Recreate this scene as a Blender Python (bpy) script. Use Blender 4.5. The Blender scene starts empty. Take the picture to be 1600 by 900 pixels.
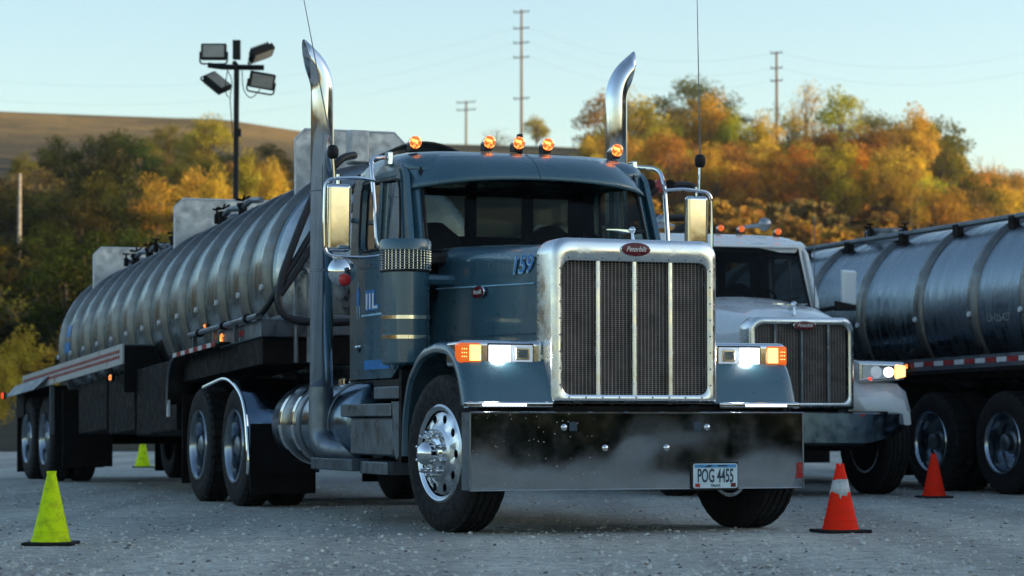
import bpy, bmesh, math, random
import numpy as np
from mathutils import Vector, Matrix
random.seed(7); rng = np.random.default_rng(11)
R = math.radians
SC = bpy.context.scene
COL = SC.collection

# ------------------------------------------------------------------ camera
FPX = 3900.0; CAM_H = 0.737; PITCH = math.atan(209/FPX)
cd = bpy.data.cameras.new('camera'); cam = bpy.data.objects.new('camera', cd); COL.objects.link(cam)
cd.sensor_width = 36; cd.lens = FPX/1600*36; cd.clip_start = .1; cd.clip_end = 4000
cam.location = (0, 0, CAM_H); cam.rotation_euler = (math.pi/2 + PITCH, 0, 0)
cd.dof.use_dof = True; cd.dof.focus_distance = 16.6; cd.dof.aperture_fstop = 3.4
SC.camera = cam
# ------------------------------------------------------------------ world, sun, exposure
SUN_AZ, SUN_EL = R(90), R(9)
wd = bpy.data.worlds.new('World'); SC.world = wd; wd.use_nodes = True
bgn = wd.node_tree.nodes['Background']
sk = wd.node_tree.nodes.new('ShaderNodeTexSky'); sk.sky_type = 'NISHITA'; sk.sun_disc = False
sk.sun_elevation = SUN_EL; sk.sun_rotation = SUN_AZ; sk.air_density = 1.0; sk.dust_density = 0.8; sk.ozone_density = 1.5
wd.node_tree.links.new(sk.outputs[0], bgn.inputs[0]); bgn.inputs[1].default_value = 0.15
sl = bpy.data.lights.new('sun', 'SUN'); so = bpy.data.objects.new('sun', sl); COL.objects.link(so)
sl.energy = 5.0; sl.angle = R(.6); sl.color = (1, .75, .42)
sdir = Vector((math.sin(SUN_AZ)*math.cos(SUN_EL), math.cos(SUN_AZ)*math.cos(SUN_EL), math.sin(SUN_EL)))
so.rotation_euler = (-sdir).to_track_quat('-Z', 'Y').to_euler(); so.location = (60, 0, 60)
SC.view_settings.view_transform = 'Standard'; SC.view_settings.look = 'None'
SC.view_settings.exposure = 1.12; SC.view_settings.gamma = 1

# ------------------------------------------------------------------ materials
class NT:
    def __init__(s, name):
        s.m = bpy.data.materials.new(name); s.m.use_nodes = True; s.t = s.m.node_tree; s.t.nodes.clear()
        s.out = s.n('ShaderNodeOutputMaterial')
    def n(s, ty, **kw):
        nd = s.t.nodes.new(ty)
        for k, v in kw.items():
            if k.startswith('i_'):
                key = k[2:].replace('_', ' ')
                nd.inputs[key].default_value = v
            else: setattr(nd, k, v)
        return nd
    def l(s, a, b): s.t.links.new(a, b)
    def coord(s, which='Object'): return s.n('ShaderNodeTexCoord').outputs[which]
    def noise(s, scale, detail=4, rough=.55, vec=None, which='Object', stretch=None):
        nz = s.n('ShaderNodeTexNoise'); nz.inputs['Scale'].default_value = scale
        nz.inputs['Detail'].default_value = detail; nz.inputs['Roughness'].default_value = rough
        v = vec or s.coord(which)
        if stretch:
            mp = s.n('ShaderNodeMapping'); mp.inputs['Scale'].default_value = stretch; s.l(v, mp.inputs[0]); v = mp.outputs[0]
        s.l(v, nz.inputs['Vector']); return nz.outputs['Fac']
    def ramp(s, fac, stops):
        r = s.n('ShaderNodeValToRGB'); e = r.color_ramp.elements
        while len(e) < len(stops): e.new(.5)
        for q, (p, c) in zip(e, stops):
            q.position = p; q.color = (c, c, c, 1) if isinstance(c, (int, float)) else (*c, 1)
        s.l(fac, r.inputs[0]); return r.outputs[0]
    def mix(s, fac, a, b):
        m = s.n('ShaderNodeMix', data_type='RGBA')
        for i, v in ((0, fac), (6, a), (7, b)):
            if isinstance(v, (int, float)): m.inputs[i].default_value = v if i == 0 else (v, v, v, 1)
            elif isinstance(v, tuple): m.inputs[i].default_value = (*v, 1)
            else: s.l(v, m.inputs[i])
        return m.outputs[2]
    def bump(s, h, strength=.3, dist=.01):
        b = s.n('ShaderNodeBump'); b.inputs['Strength'].default_value = strength; b.inputs['Distance'].default_value = dist
        s.l(h, b.inputs['Height']); return b.outputs[0]
    def pr(s, base=(.5,.5,.5), rough=.5, metal=0, bump=None, **kw):
        p = s.n('ShaderNodeBsdfPrincipled')
        for k, v in (('Base Color', base), ('Roughness', rough), ('Metallic', metal)):
            if isinstance(v, tuple): p.inputs[k].default_value = (*v, 1)
            elif isinstance(v, (int, float)): p.inputs[k].default_value = v
            else: s.l(v, p.inputs[k])
        if bump: s.l(bump, p.inputs['Normal'])
        for k, v in kw.items(): p.inputs[k.replace('_', ' ')].default_value = v
        s.l(p.outputs[0], s.out.inputs[0]); return p

M = {}
def simple(name, base, rough=.5, metal=0, var=.25, scale=8, bump=0, **kw):
    t = NT(name); f = t.noise(scale, 5)
    lo = tuple(c*(1-var) for c in base); hi = tuple(min(1, c*(1+var)) for c in base)
    c = t.ramp(f, [(.3, lo), (.7, hi)])
    rr = t.ramp(t.noise(scale*2.3, 4), [(.3, max(.02, rough*.75)), (.7, min(1, rough*1.3))])
    t.pr(c, rr, metal, t.bump(f, bump, .005) if bump else None, **kw); M[name] = t.m; return t.m

def paint(name, base, metal=.25, rough=.32, dust=.28):
    t = NT(name); f = t.noise(2.2, 6, .6); g = t.noise(60, 3)
    sx = t.n('ShaderNodeSeparateXYZ'); t.l(t.coord(), sx.inputs[0])
    low = t.ramp(sx.outputs[2], [(.0, 1.0), (1.0, .25)])
    d = t.n('ShaderNodeMath', operation='MULTIPLY'); t.l(t.ramp(f, [(.35, 0.0), (.75, dust)]), d.inputs[0]); t.l(low, d.inputs[1])
    c = t.mix(d.outputs[0], tuple(base), (.22, .21, .2))
    rr = t.ramp(t.noise(5, 5), [(.3, rough*.7), (.75, rough*1.5)])
    t.pr(c, rr, metal, t.bump(g, .04, .002), Coat_Weight=.7, Coat_Roughness=.06); M[name] = t.m
paint('blue_paint', (.038, .108, .15), .15, .3, .2)
paint('white_paint', (.8, .82, .82), 0, .25, .08)
def metal(name, base, rough, dirt=.25, wav=0, speck=False, stretch=None, bump=.05):
    t = NT(name); f = t.noise(3.0, 6, .65, stretch=stretch); g = t.noise(35, 4, .6)
    c = t.ramp(f, [(.3, tuple(b*(1-dirt) for b in base)), (.65, tuple(base))])
    rr = t.ramp(t.noise(9, 5, .6, stretch=stretch), [(.3, rough*.6), (.75, rough*1.9)])
    mt = 1.0
    nb = None
    if wav:
        w = t.noise(1.5, 1, .4); nb = t.bump(w, wav, .06)
    else: nb = t.bump(g, bump, .003)
    if speck:
        v = t.n('ShaderNodeTexVoronoi'); v.inputs['Scale'].default_value = 26; t.l(t.coord(), v.inputs['Vector'])
        big = t.ramp(t.noise(2.0, 3), [(.42, 0.0), (.62, 1.0)])
        near = t.ramp(v.outputs['Distance'], [(.04, 1.0), (.11, 0.0)])
        mm = t.n('ShaderNodeMath', operation='MULTIPLY'); t.l(near, mm.inputs[0]); t.l(big, mm.inputs[1])
        c = t.mix(mm.outputs[0], c, (.55, .55, .52))
        inv = t.n('ShaderNodeMath', operation='SUBTRACT'); inv.inputs[0].default_value = 1; t.l(mm.outputs[0], inv.inputs[1]); mt = inv.outputs[0]
        rr = t.mix(mm.outputs[0], rr, .7)
    t.pr(c, rr, mt, nb); M[name] = t.m
metal('chrome', (.8, .82, .84), .06, .12, bump=.01)
metal('bumper_chrome', (.52, .53, .54), .04, .2, wav=.13, speck=True)
metal('grille_steel', (.84, .85, .84), .2, .05, bump=.008)
metal('wheel_alloy', (.66, .68, .7), .2, .2, bump=.02)
metal('dish_alloy', (.36, .41, .46), .13, .3, bump=.02)
metal('tank_metal', (.255, .32, .345), .22, .12, stretch=(1, .25, .25), bump=.03)
metal('tank_metal_dark', (.24, .29, .33), .24, .12, stretch=(1, .25, .25), bump=.02)
metal('rib_metal', (.22, .22, .21), .36, .4)
metal('head_metal', (.5, .53, .54), .26, .4, bump=.1)
metal('stack_chrome', (.8, .83, .86), .12, .2, bump=.02)
metal('dull_steel', (.2, .23, .26), .4, .4)
metal('diamond_steel', (.13, .16, .19), .45, .5, bump=.3)
metal('panel_metal', (.55, .56, .55), .5, .1)
metal('dark_polish', (.16, .23, .3), .16, .3)
simple('rubber', (.011, .010, .010), .8, 0, .35, 14, .4, Specular_IOR_Level=.3)
simple('hose_rubber', (.012, .012, .014), .5, 0, .3, 20)
simple('black_plastic', (.007, .006, .006), .5, 0, .3, Specular_IOR_Level=.3)
simple('chassis_black', (.005, .0035, .003), .7, 0, .5, 6, .2, Specular_IOR_Level=.18)
simple('interior', (.006, .005, .005), .85, 0, .3, Specular_IOR_Level=.2)
simple('seat_cloth', (.02, .025, .035), .85, 0, .3)
simple('red_paint', (.5, .012, .012), .35, 0, .2)
simple('badge_red', (.13, .004, .008), .25, 0, .15)
simple('letter_white', (.75, .75, .73), .4, 0, .05)
simple('decal_blue', (.02, .19, .5), .35, 0, .25)
simple('decal_pale', (.35, .6, .75), .35, 0, .25)
simple('plate_white', (.55, .68, .74), .4, 0, .06)
simple('plate_blue', (.03, .25, .52), .4, 0, .3, 30)
simple('plate_ink', (.01, .035, .07), .4, 0, .05)
simple('tape_red', (.32, .02, .02), .3, 0, .3, 20)
simple('tape_white', (.6, .62, .62), .3, 0, .15, 20)
simple('grille_wire', (.30, .25, .225), .5, .3, .3)
simple('dark_core', (.014, .010, .009), .8, 0, .3)
simple('wood_pole', (.16, .12, .09), .85, 0, .3)
simple('pale_pole', (.3, .27, .24), .8, 0, .3)
simple('grey_text', (.22, .25, .26), .6, 0, .3, 60)
simple('bell_metal', (.3, .33, .36), .35, .9, .2)
def cone_mat(name, base, dirt):
    t = NT(name); f = t.noise(14, 6, .7); g = t.noise(45, 4, .7)
    mx = t.n('ShaderNodeMath', operation='MULTIPLY'); t.l(t.ramp(f, [(.48, 0.0), (.7, 1.0)]), mx.inputs[0]); mx.inputs[1].default_value = dirt
    c = t.mix(mx.outputs[0], base, (.06, .05, .03)); c2 = t.mix(t.ramp(g, [(.55, 0.0), (.75, .2)]), c, (.1, .08, .05))
    t.pr(c2, .7, 0, Specular_IOR_Level=.15); M[name] = t.m
cone_mat('cone_lime', (.66, .85, .005), .45)
cone_mat('cone_orange', (.92, .022, .003), .15)
cone_mat('cone_sleeve', (.6, .62, .62), .6)
def emit(name, col, st, base=None):
    t = NT(name); p = t.pr(base or col, .15, 0, Emission_Strength=st); p.inputs['Emission Color'].default_value = (*col, 1); M[name] = t.m
emit('led_white', (.95, .98, 1), 9)
emit('led_hot', (1, .97, .9), 40)
emit('low_beam', (1, .97, .88), 1.9, (.7, .7, .68))
emit('dim_lens', (.75, .85, .95), .12, (.6, .65, .7))
emit('amber_hot', (1, .42, .12), 1.8, (.6, .2, .02))
emit('amber_lens', (1, .16, .02), .3, (.5, .09, .01))
emit('red_lens', (1, .03, .01), 1.3, (.4, .01, .01))
def led_strip():
    t = NT('led_strip'); w = t.n('ShaderNodeTexWave'); w.inputs['Scale'].default_value = 14; w.bands_direction = 'Y'; t.l(t.coord(), w.inputs['Vector'])
    p = t.pr((.7, .75, .8), .3); p.inputs['Emission Color'].default_value = (.9, .95, 1, 1)
    t.l(t.ramp(w.outputs['Fac'], [(.2, .3), (.6, 1.6)]), p.inputs['Emission Strength']); M['led_strip'] = t.m
led_strip()
def lens_marker():
    t = NT('marker_lens'); f = t.noise(45, 3)
    p = t.pr((.6, .12, .02), .12); p.inputs['Emission Color'].default_value = (1, .25, .05, 1)
    t.l(t.ramp(f, [(.45, .25), (.66, 2.6)]), p.inputs['Emission Strength']); M['marker_lens'] = t.m
lens_marker()
def glass(name, tint, ref=1.45, clear=.85):
    t = NT(name); tr = t.n('ShaderNodeBsdfTransparent'); tr.inputs[0].default_value = (*tint, 1)
    gl = t.n('ShaderNodeBsdfGlossy'); gl.inputs['Roughness'].default_value = .03
    fr = t.n('ShaderNodeFresnel'); fr.inputs[0].default_value = ref
    df = t.n('ShaderNodeBsdfDiffuse'); df.inputs[0].default_value = (.12, .13, .13, 1)
    m0 = t.n('ShaderNodeMixShader'); t.l(t.ramp(t.noise(3, 5), [(.4, .0), (.8, .04)]), m0.inputs[0]); t.l(tr.outputs[0], m0.inputs[1]); t.l(df.outputs[0], m0.inputs[2])
    mx = t.n('ShaderNodeMixShader'); t.l(fr.outputs[0], mx.inputs[0]); t.l(m0.outputs[0], mx.inputs[1]); t.l(gl.outputs[0], mx.inputs[2])
    t.l(mx.outputs[0], t.out.inputs[0]); M[name] = t.m
glass('window_glass', (.6, .66, .64), 1.4); glass('windshield_glass', (.36, .39, .36), 1.2); glass('dark_glass', (.12, .13, .13), 1.2); glass('lens_glass', (.9, .93, .95), 1.4)
def gravel():
    t = NT('gravel'); g = t.coord('Object')
    big = t.noise(.22, 5, .6, g); mid = t.noise(2.2, 6, .65, g); fine = t.noise(55, 5, .75, g)
    v = t.n('ShaderNodeTexVoronoi'); v.inputs['Scale'].default_value = 22; t.l(g, v.inputs['Vector'])
    v2 = t.n('ShaderNodeTexVoronoi'); v2.inputs['Scale'].default_value = 60; t.l(g, v2.inputs['Vector'])
    c = t.ramp(fine, [(.3, (.42, .43, .38)), (.5, (.65, .66, .59)), (.7, (.8, .81, .74))])
    c = t.mix(t.ramp(big, [(.45, 0.0), (.7, .4)]), c, (.25, .26, .26))
    c = t.mix(t.ramp(mid, [(.52, 0.0), (.74, .4)]), c, (.22, .21, .2))
    c = t.mix(t.ramp(t.noise(9, 5, .7, g), [(.45, 0.0), (.64, .68)]), c, (.2, .2, .185))
    c = t.mix(t.ramp(t.noise(.8, 5, .6, g, stretch=(1, 1.6, 1)), [(.5, 0.0), (.68, .35)]), c, (.26, .25, .23))
    # wheel lanes worn into the yard, running the way the trucks drive
    mp = t.n('ShaderNodeMapping'); mp.inputs['Rotation'].default_value = (0, 0, R(20.3)); mp.inputs['Scale'].default_value = (1.1, .045, 1); t.l(g, mp.inputs[0])
    ln = t.n('ShaderNodeTexNoise'); ln.inputs['Scale'].default_value = .9; ln.inputs['Detail'].default_value = 3; t.l(mp.outputs[0], ln.inputs['Vector'])
    c = t.mix(t.ramp(ln.outputs['Fac'], [(.45, 0.0), (.58, .5)]), c, (.25, .245, .23))
    sep = t.n('ShaderNodeSeparateColor'); t.l(v.outputs['Color'], sep.inputs[0])
    c = t.mix(t.ramp(sep.outputs[0], [(.84, 0.0), (.9, .4)]), c, (.13, .12, .115))
    h = t.n('ShaderNodeMath', operation='ADD'); t.l(fine, h.inputs[0]); t.l(v2.outputs['Distance'], h.inputs[1])
    h2 = t.n('ShaderNodeMath', operation='ADD'); t.l(h.outputs[0], h2.inputs[0]); t.l(mid, h2.inputs[1])
    t.pr(c, .9, 0, t.bump(h2.outputs[0], .8, .022)); M['gravel'] = t.m
    for nm, col in (('stone_grey', (.5, .51, .48)), ('stone_dark', (.13, .13, .13)), ('stone_rust', (.28, .19, .14))):
        simple(nm, col, .9, 0, .35, 30, .5)
gravel()
def hill_mat():
    t = NT('hill_grass'); g = t.coord('Object')
    sx = t.n('ShaderNodeSeparateXYZ'); t.l(g, sx.inputs[0])
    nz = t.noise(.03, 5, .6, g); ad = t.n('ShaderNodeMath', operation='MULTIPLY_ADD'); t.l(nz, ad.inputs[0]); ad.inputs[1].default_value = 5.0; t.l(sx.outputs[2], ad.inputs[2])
    w = t.n('ShaderNodeTexWave'); w.bands_direction = 'Z'; w.inputs['Scale'].default_value = .16; w.inputs['Distortion'].default_value = 9; w.inputs['Detail'].default_value = 4; w.inputs['Detail Scale'].default_value = .6
    cb = t.n('ShaderNodeCombineXYZ'); t.l(ad.outputs[0], cb.inputs[2]); t.l(sx.outputs[0], cb.inputs[0]); t.l(cb.outputs[0], w.inputs['Vector'])
    c = t.ramp(w.outputs['Fac'], [(.1, (.026, .02, .006)), (.5, (.042, .03, .009)), (.9, (.085, .058, .018))])
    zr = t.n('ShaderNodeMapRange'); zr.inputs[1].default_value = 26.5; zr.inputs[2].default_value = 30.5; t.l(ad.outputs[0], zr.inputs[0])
    c = t.mix(zr.outputs[0], c, (.26, .17, .05))  # slope kept dark and crest golden: sunlight painted into the colour by height
    c = t.mix(t.ramp(t.noise(.12, 6, .7, g), [(.4, 0.0), (.65, .8)]), c, (.035, .034, .01))
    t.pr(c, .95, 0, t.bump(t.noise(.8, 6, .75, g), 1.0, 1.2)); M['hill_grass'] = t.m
hill_mat()
def leaf_mat():
    t = NT('leaves'); oi = t.n('ShaderNodeObjectInfo')
    f = t.noise(1.1, 4, .6); g = t.noise(9, 2, .6)
    hs = t.n('ShaderNodeHueSaturation'); t.l(oi.outputs['Color'], hs.inputs['Color'])
    t.l(t.ramp(f, [(.3, .465), (.7, .535)]), hs.inputs['Hue']); t.l(t.ramp(g, [(.3, .55), (.7, 1.35)]), hs.inputs['Value'])
    d = t.n('ShaderNodeBsdfDiffuse'); tl = t.n('ShaderNodeBsdfTranslucent'); t.l(hs.outputs[0], d.inputs[0]); t.l(hs.outputs[0], tl.inputs[0])
    mx = t.n('ShaderNodeMixShader'); mx.inputs[0].default_value = .4; t.l(d.outputs[0], mx.inputs[1]); t.l(tl.outputs[0], mx.inputs[2])
    t.l(mx.outputs[0], t.out.inputs[0]); M['leaves'] = t.m
leaf_mat()
simple('bark', (.09, .065, .045), .9, 0, .4, 3, .6)

def haze_mat():
    t = NT('haze_air'); v = t.n('ShaderNodeVolumePrincipled'); v.inputs['Density'].default_value = .00016; v.inputs['Color'].default_value = (.92, .95, 1, 1); v.inputs['Anisotropy'].default_value = .3
    t.l(v.outputs[0], t.out.inputs['Volume']); M['haze_air'] = t.m
haze_mat()

# ------------------------------------------------------------------ mesh helpers
class MB:
    def __init__(s): s.v = []; s.f = []
    def add(s, vs, fs):
        o = len(s.v); s.v += [tuple(p) for p in vs]; s.f += [tuple(i+o for i in f) for f in fs]; return s
    def box(s, x0, x1, y0, y1, z0, z1):
        return s.add([(x0,y0,z0),(x1,y0,z0),(x1,y1,z0),(x0,y1,z0),(x0,y0,z1),(x1,y0,z1),(x1,y1,z1),(x0,y1,z1)],
                     [(0,3,2,1),(4,5,6,7),(0,1,5,4),(1,2,6,5),(2,3,7,6),(3,0,4,7)])
    def loft(s, loops, cap0=True, cap1=True, closed=True):
        o = len(s.v); n = len(loops[0])
        for L in loops: s.v += [tuple(p) for p in L]
        for i in range(len(loops)-1):
            for j in range(n if closed else n-1):
                k = (j+1) % n
                s.f.append((o+i*n+j, o+i*n+k, o+(i+1)*n+k, o+(i+1)*n+j))
        if cap0: s.f.append(tuple(o+j for j in reversed(range(n))))
        if cap1: s.f.append(tuple(o+(len(loops)-1)*n+j for j in range(n)))
        return s
    def tube(s, pts, r, n=10, caps=True):
        pts = [Vector(p) for p in pts]; loops = []; up = None
        for i, p in enumerate(pts):
            d = (pts[min(i+1, len(pts)-1)] - pts[max(i-1, 0)]).normalized()
            if up is None:
                up = Vector((0, 0, 1)) if abs(d.z) < .9 else Vector((1, 0, 0))
            a = (up - d*up.dot(d))
            if a.length < 1e-4: a = d.orthogonal()
            a.normalize(); b = d.cross(a); up = a
            rr = r[i] if isinstance(r, (list, tuple)) else r
            loops.append([p + a*rr*math.cos(t) + b*rr*math.sin(t) for t in [2*math.pi*k/n for k in range(n)]])
        return s.loft(loops, caps, caps)
    def lathe(s, prof, axis='y', c=(0,0,0), n=32, closed=False):
        """prof: list of (radius, along)"""
        loops = []
        for r, a in prof:
            L = []
            for k in range(n):
                t = 2*math.pi*k/n; u, w = r*math.cos(t), r*math.sin(t)
                p = {'x': (a, u, w), 'y': (u, a, w), 'z': (u, w, a)}[axis]
                L.append((p[0]+c[0], p[1]+c[1], p[2]+c[2]))
            loops.append(L)
        if closed: loops.append(loops[0]); return s.loft(loops, False, False)
        return s.loft(loops, True, True)
    def strip(s, rows):
        """open grid of rows"""
        return s.loft(rows, False, False, closed=False)
    def build(s, name, mat, parent=None, bevel=0, angle=35, kind=None, label=None, seg=2, loc=None, solid=0):
        me = bpy.data.meshes.new(name); me.from_pydata(s.v, [], s.f); me.validate()
        bm = bmesh.new(); bm.from_mesh(me); bmesh.ops.recalc_face_normals(bm, faces=bm.faces); bm.to_mesh(me); bm.free()
        me.polygons.foreach_set('use_smooth', [True]*len(me.polygons)); me.set_sharp_from_angle(angle=R(angle))
        me.materials.append(M[mat]); o = bpy.data.objects.new(name, me); COL.objects.link(o)
        if parent: o.parent = parent
        if loc: o.location = loc
        if solid:
            md = o.modifiers.new('solid', 'SOLIDIFY'); md.thickness = solid; md.offset = -1
        if bevel:
            md = o.modifiers.new('bevel', 'BEVEL'); md.width = bevel; md.segments = seg; md.limit_method = 'ANGLE'; md.angle_limit = R(40); md.harden_normals = True
        if kind: o['kind'] = kind
        if label: o['label'] = label
        return o
def arc_path(pts, rad, n=6):
    """polyline with rounded corners"""
    P = [Vector(p) for p in pts]; out = [P[0]]
    for i in range(1, len(P)-1):
        a, b, c = P[i-1], P[i], P[i+1]; u = (a-b).normalized(); w = (c-b).normalized()
        r = min(rad, (a-b).length*.49, (c-b).length*.49)
        p0, p1 = b+u*r, b+w*r
        for k in range(n+1):
            t = k/n; out.append(p0*(1-t)**2 + b*2*t*(1-t) + p1*t**2)
    out.append(P[-1]); return out
def rrect(w0, w1, h0, h1, rt, rb, n=6):
    """rounded rectangle outline (u,v) ccw; rt: top corner radius, rb: bottom"""
    out = []
    for (cx, cy, r, a0) in ((w1-rb, h0+rb, rb, -90), (w1-rt, h1-rt, rt, 0), (w0+rt, h1-rt, rt, 90), (w0+rb, h0+rb, rb, 180)):
        for k in range(n+1):
            t = R(a0+90*k/n); out.append((cx+r*math.cos(t), cy+r*math.sin(t)))
    return out
def tag(o, label=None, cat=None, group=None, kind=None):
    for k, v in (('label', label), ('category', cat), ('group', group), ('kind', kind)):
        if v: o[k] = v
    return o
def empty(name, loc, rot=(0,0,0), **kw):
    o = bpy.data.objects.new(name, None); COL.objects.link(o); o.location = loc; o.rotation_euler = rot; o.empty_display_size = .3
    return tag(o, **kw)
def cp(o, parent=None, loc=None):
    c = o.copy(); COL.objects.link(c); c.parent = parent
    if loc is not None: c.location = loc
    return c
def cp_tree(o, parent=None):
    c = cp(o, parent)
    for ch in o.children: cp_tree(ch, c)
    return c
def text(s, size, name, mat, parent, loc, rot, shear=0, extrude=.002, bold=0, sx=1):
    cu = bpy.data.curves.new(name, 'FONT'); cu.body = s; cu.size = size; cu.shear = shear; cu.extrude = extrude; cu.offset = bold
    cu.align_x = 'CENTER'; cu.align_y = 'CENTER'; cu.resolution_u = 3
    tmp = bpy.data.objects.new('tmp', cu); COL.objects.link(tmp)
    me = bpy.data.meshes.new_from_object(tmp.evaluated_get(bpy.context.evaluated_depsgraph_get()))
    bpy.data.objects.remove(tmp)
    me.materials.clear(); me.materials.append(M[mat]); me.name = name
    o = bpy.data.objects.new(name, me); COL.objects.link(o); o.parent = parent; o.location = loc; o.rotation_euler = rot; o.scale = (sx, 1, 1)
    return o
FRONT = (math.pi/2, 0, math.pi/2)      # text facing +x, reading toward +y
RIGHT = (math.pi/2, 0, 0)              # text facing -y, reading toward +x

# ------------------------------------------------------------------ wheels
TR = .527
def tyre_mb(w=.28, drive=False, seg=72):
    b = MB(); h = w/2
    prof = [(.312, -h+.015), (.33, -h+.004), (.40, -h-.004), (.46, -h), (.50, -h+.012), (.515, -h+.03)]
    gy = [-.075, -.027, .027, .075] if not drive else [-.08, 0, .08]
    tread = [(TR, -h+.032)]
    for g in gy: tread += [(TR, g-.007), (TR-.016, g-.005), (TR-.016, g+.005), (TR, g+.007)]
    tread.append((TR, h-.032))
    prof = prof + tread + [(.515, h-.03), (.50, h-.012), (.46, h), (.40, h+.004), (.33, h-.004), (.312, h-.015)]
    prof += [(.308, h-.03), (.308, -h+.03)]
    loops = []
    nseg = seg*(2 if drive else 1)
    for k in range(nseg):
        t = 2*math.pi*k/nseg; L = []
        for r, a in prof:
            rr = r
            if drive and r > .505 and k % 4 == 0: rr = r-.02
            sh = a + (.004 if k % 2 else -.004 if (not drive and abs(a) < .09 and r > .5) else 0)
            L.append((rr*math.cos(t), sh, rr*math.sin(t)))
        loops.append(L)
    loops.append(loops[0]); b.loft(loops, False, False); return b
def rim_front_mb():
    """outer face toward -y, flat polished disc with ten hand holes"""
    b = MB(); yo = -.11
    def yy(r):
        if r > .27: return yo - .0
        if r > .13: return yo - .035*math.sin((.27-r)/.14*math.pi/2) - .012
        return yo - .055
    b.lathe([(.285, .12), (.335, .12), (.335, -.11), (.33, -.135), (.315, -.145), (.303, -.14), (.292, -.128), (.288, yy(.26))], 'y', n=80)
    b.f = [f for f in b.f if len(f) == 4]
    N = 10
    for i in range(N):
        a0 = 2*math.pi*i/N; da = 2*math.pi/N; rc, rh = .238, .029
        outer = []; inner = []
        corners = [(.185, -.5), (.288, -.5), (.288, .5), (.185, .5)]
        for e in range(4):
            (r0, t0), (r1, t1) = corners[e], corners[(e+1) % 4]
            for k in range(5):
                u = k/5; outer.append((r0+(r1-r0)*u, a0+(t0+(t1-t0)*u)*da))
        for (r, t) in outer:
            px, pz = r*math.cos(t), r*math.sin(t); cx, cz = rc*math.cos(a0), rc*math.sin(a0)
            an = math.atan2(pz-cz, px-cx); inner.append((cx+rh*math.cos(an), cz+rh*math.sin(an)))
        L0 = [(r*math.cos(t), yy(r), r*math.sin(t)) for r, t in outer]
        L1 = [(x, yy(rc)+.001, z) for x, z in inner]; L2 = [(x, yy(rc)+.03, z) for x, z in inner]
        b.loft([L0, L1, L2], False, False)
    b.lathe([(.187, yy(.187)), (.17, yo-.052), (.165, yo-.055), (.0005, yo-.055)], 'y', n=60)
    return b
def rim_dish_mb():
    b = MB()
    b.lathe([(.335, .14), (.335, -.12), (.325, -.14), (.305, -.14), (.296, -.13), (.284, -.10), (.28, .04), (.25, .055), (.17, .05), (.15, .03), (.0005, .03)], 'y', n=72)
    return b
def wheel_proto():
    P = {}
    P['front_tyre'] = tyre_mb(.28).build('wheel', 'rubber', angle=40)
    P['drive_tyre'] = tyre_mb(.26, True).build('wheel', 'rubber', angle=40)
    P['rim'] = rim_front_mb().build('rim', 'wheel_alloy', angle=30)
    P['dish'] = rim_dish_mb().build('rim', 'dish_alloy', angle=30)
    P['hub'] = MB().lathe([(.118, -.16), (.118, -.175), (.105, -.182), (.085, -.19), (.08, -.24), (.07, -.265), (.04, -.29), (.0005, -.3)], 'y', n=40).build('hub_cap', 'chrome')
    P['nut'] = MB().lathe([(.019, -.16), (.019, -.195), (.021, -.20), (.016, -.215), (.012, -.24), (.0005, -.25)], 'y', n=12).build('lug_nut', 'chrome')
    P['dhub'] = MB().lathe([(.12, .03), (.115, -.02), (.09, -.04), (.085, -.1), (.06, -.115), (.0005, -.12)], 'y', n=32).build('hub', 'dull_steel')
    P['core'] = MB().lathe([(.15, .13), (.15, -.08), (.001, -.08)], 'y', n=20).build('axle_core', 'chassis_black')
    P['ibar'] = MB().lathe([(.292, .1), (.292, .09), (.002, .09)], 'y', n=24).build('brake_drum', 'chassis_black')
    return P
WP = wheel_proto()
for o in WP.values(): COL.objects.unlink(o)
def wheel(parent, x, y, z=.525, steer=0, front=False, mirror=False, detail=True):
    """outer face toward -y; mirror turns it to +y"""
    t = cp(WP['front_tyre' if front else 'drive_tyre'], parent, (x, y, z))
    t.rotation_euler = (0, R(random.uniform(0, 360)) if not front else 0, R(steer) + (math.pi if mirror else 0))
    if not detail: return t
    if front:
        cp(WP['rim'], t); cp(WP['hub'], t); cp(WP['ibar'], t)
        for k in range(10):
            n = cp(WP['nut'], t); a = 2*math.pi*(k+.5)/10; n.location = (.142*math.cos(a), 0, .142*math.sin(a))
    else:
        cp(WP['dish'], t); cp(WP['dhub'], t); cp(WP['ibar'], t)
    return t

# ------------------------------------------------------------------ truck pieces
def frame_ring(b, outer, inner, fmap, depth_in, chamfer=.03, back=.26):
    """grille surround built from two outlines with equal point counts"""
    def shrink(L, d, c):
        out = []
        for u, v in L:
            q = Vector((u-c[0], v-c[1])); out.append((c[0]+q.x*(1-d/max(.01, abs(q.x)+.001)*(abs(q.x) > .05)), c[1]+q.y*(1-d/max(.01, abs(q.y)+.001)*(abs(q.y) > .05))))
        return out
    c = ((min(p[0] for p in outer)+max(p[0] for p in outer))/2, (min(p[1] for p in outer)+max(p[1] for p in outer))/2)
    o1 = shrink(outer, chamfer*.3, c); o2 = shrink(outer, chamfer, c)
    i1 = shrink(inner, -.012, c)
    loops = [[fmap(-back, p) for p in outer], [fmap(-chamfer, p) for p in outer], [fmap(-chamfer*.3, p) for p in o1], [fmap(0, p) for p in o2],
             [fmap(0, p) for p in i1], [fmap(-.008, p) for p in inner], [fmap(-depth_in, p) for p in inner]]
    b.loft(loops, False, False)
def window_plate(outer, inner, f0, f1):
    """plate with an opening; outer/inner: equal-length outlines; f0,f1 maps to both faces"""
    b = MB(); lo = [[f0(p) for p in outer], [f0(p) for p in inner], [f1(p) for p in inner], [f1(p) for p in outer]]
    lo.append(lo[0]); b.loft(lo, False, False); return b
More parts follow.
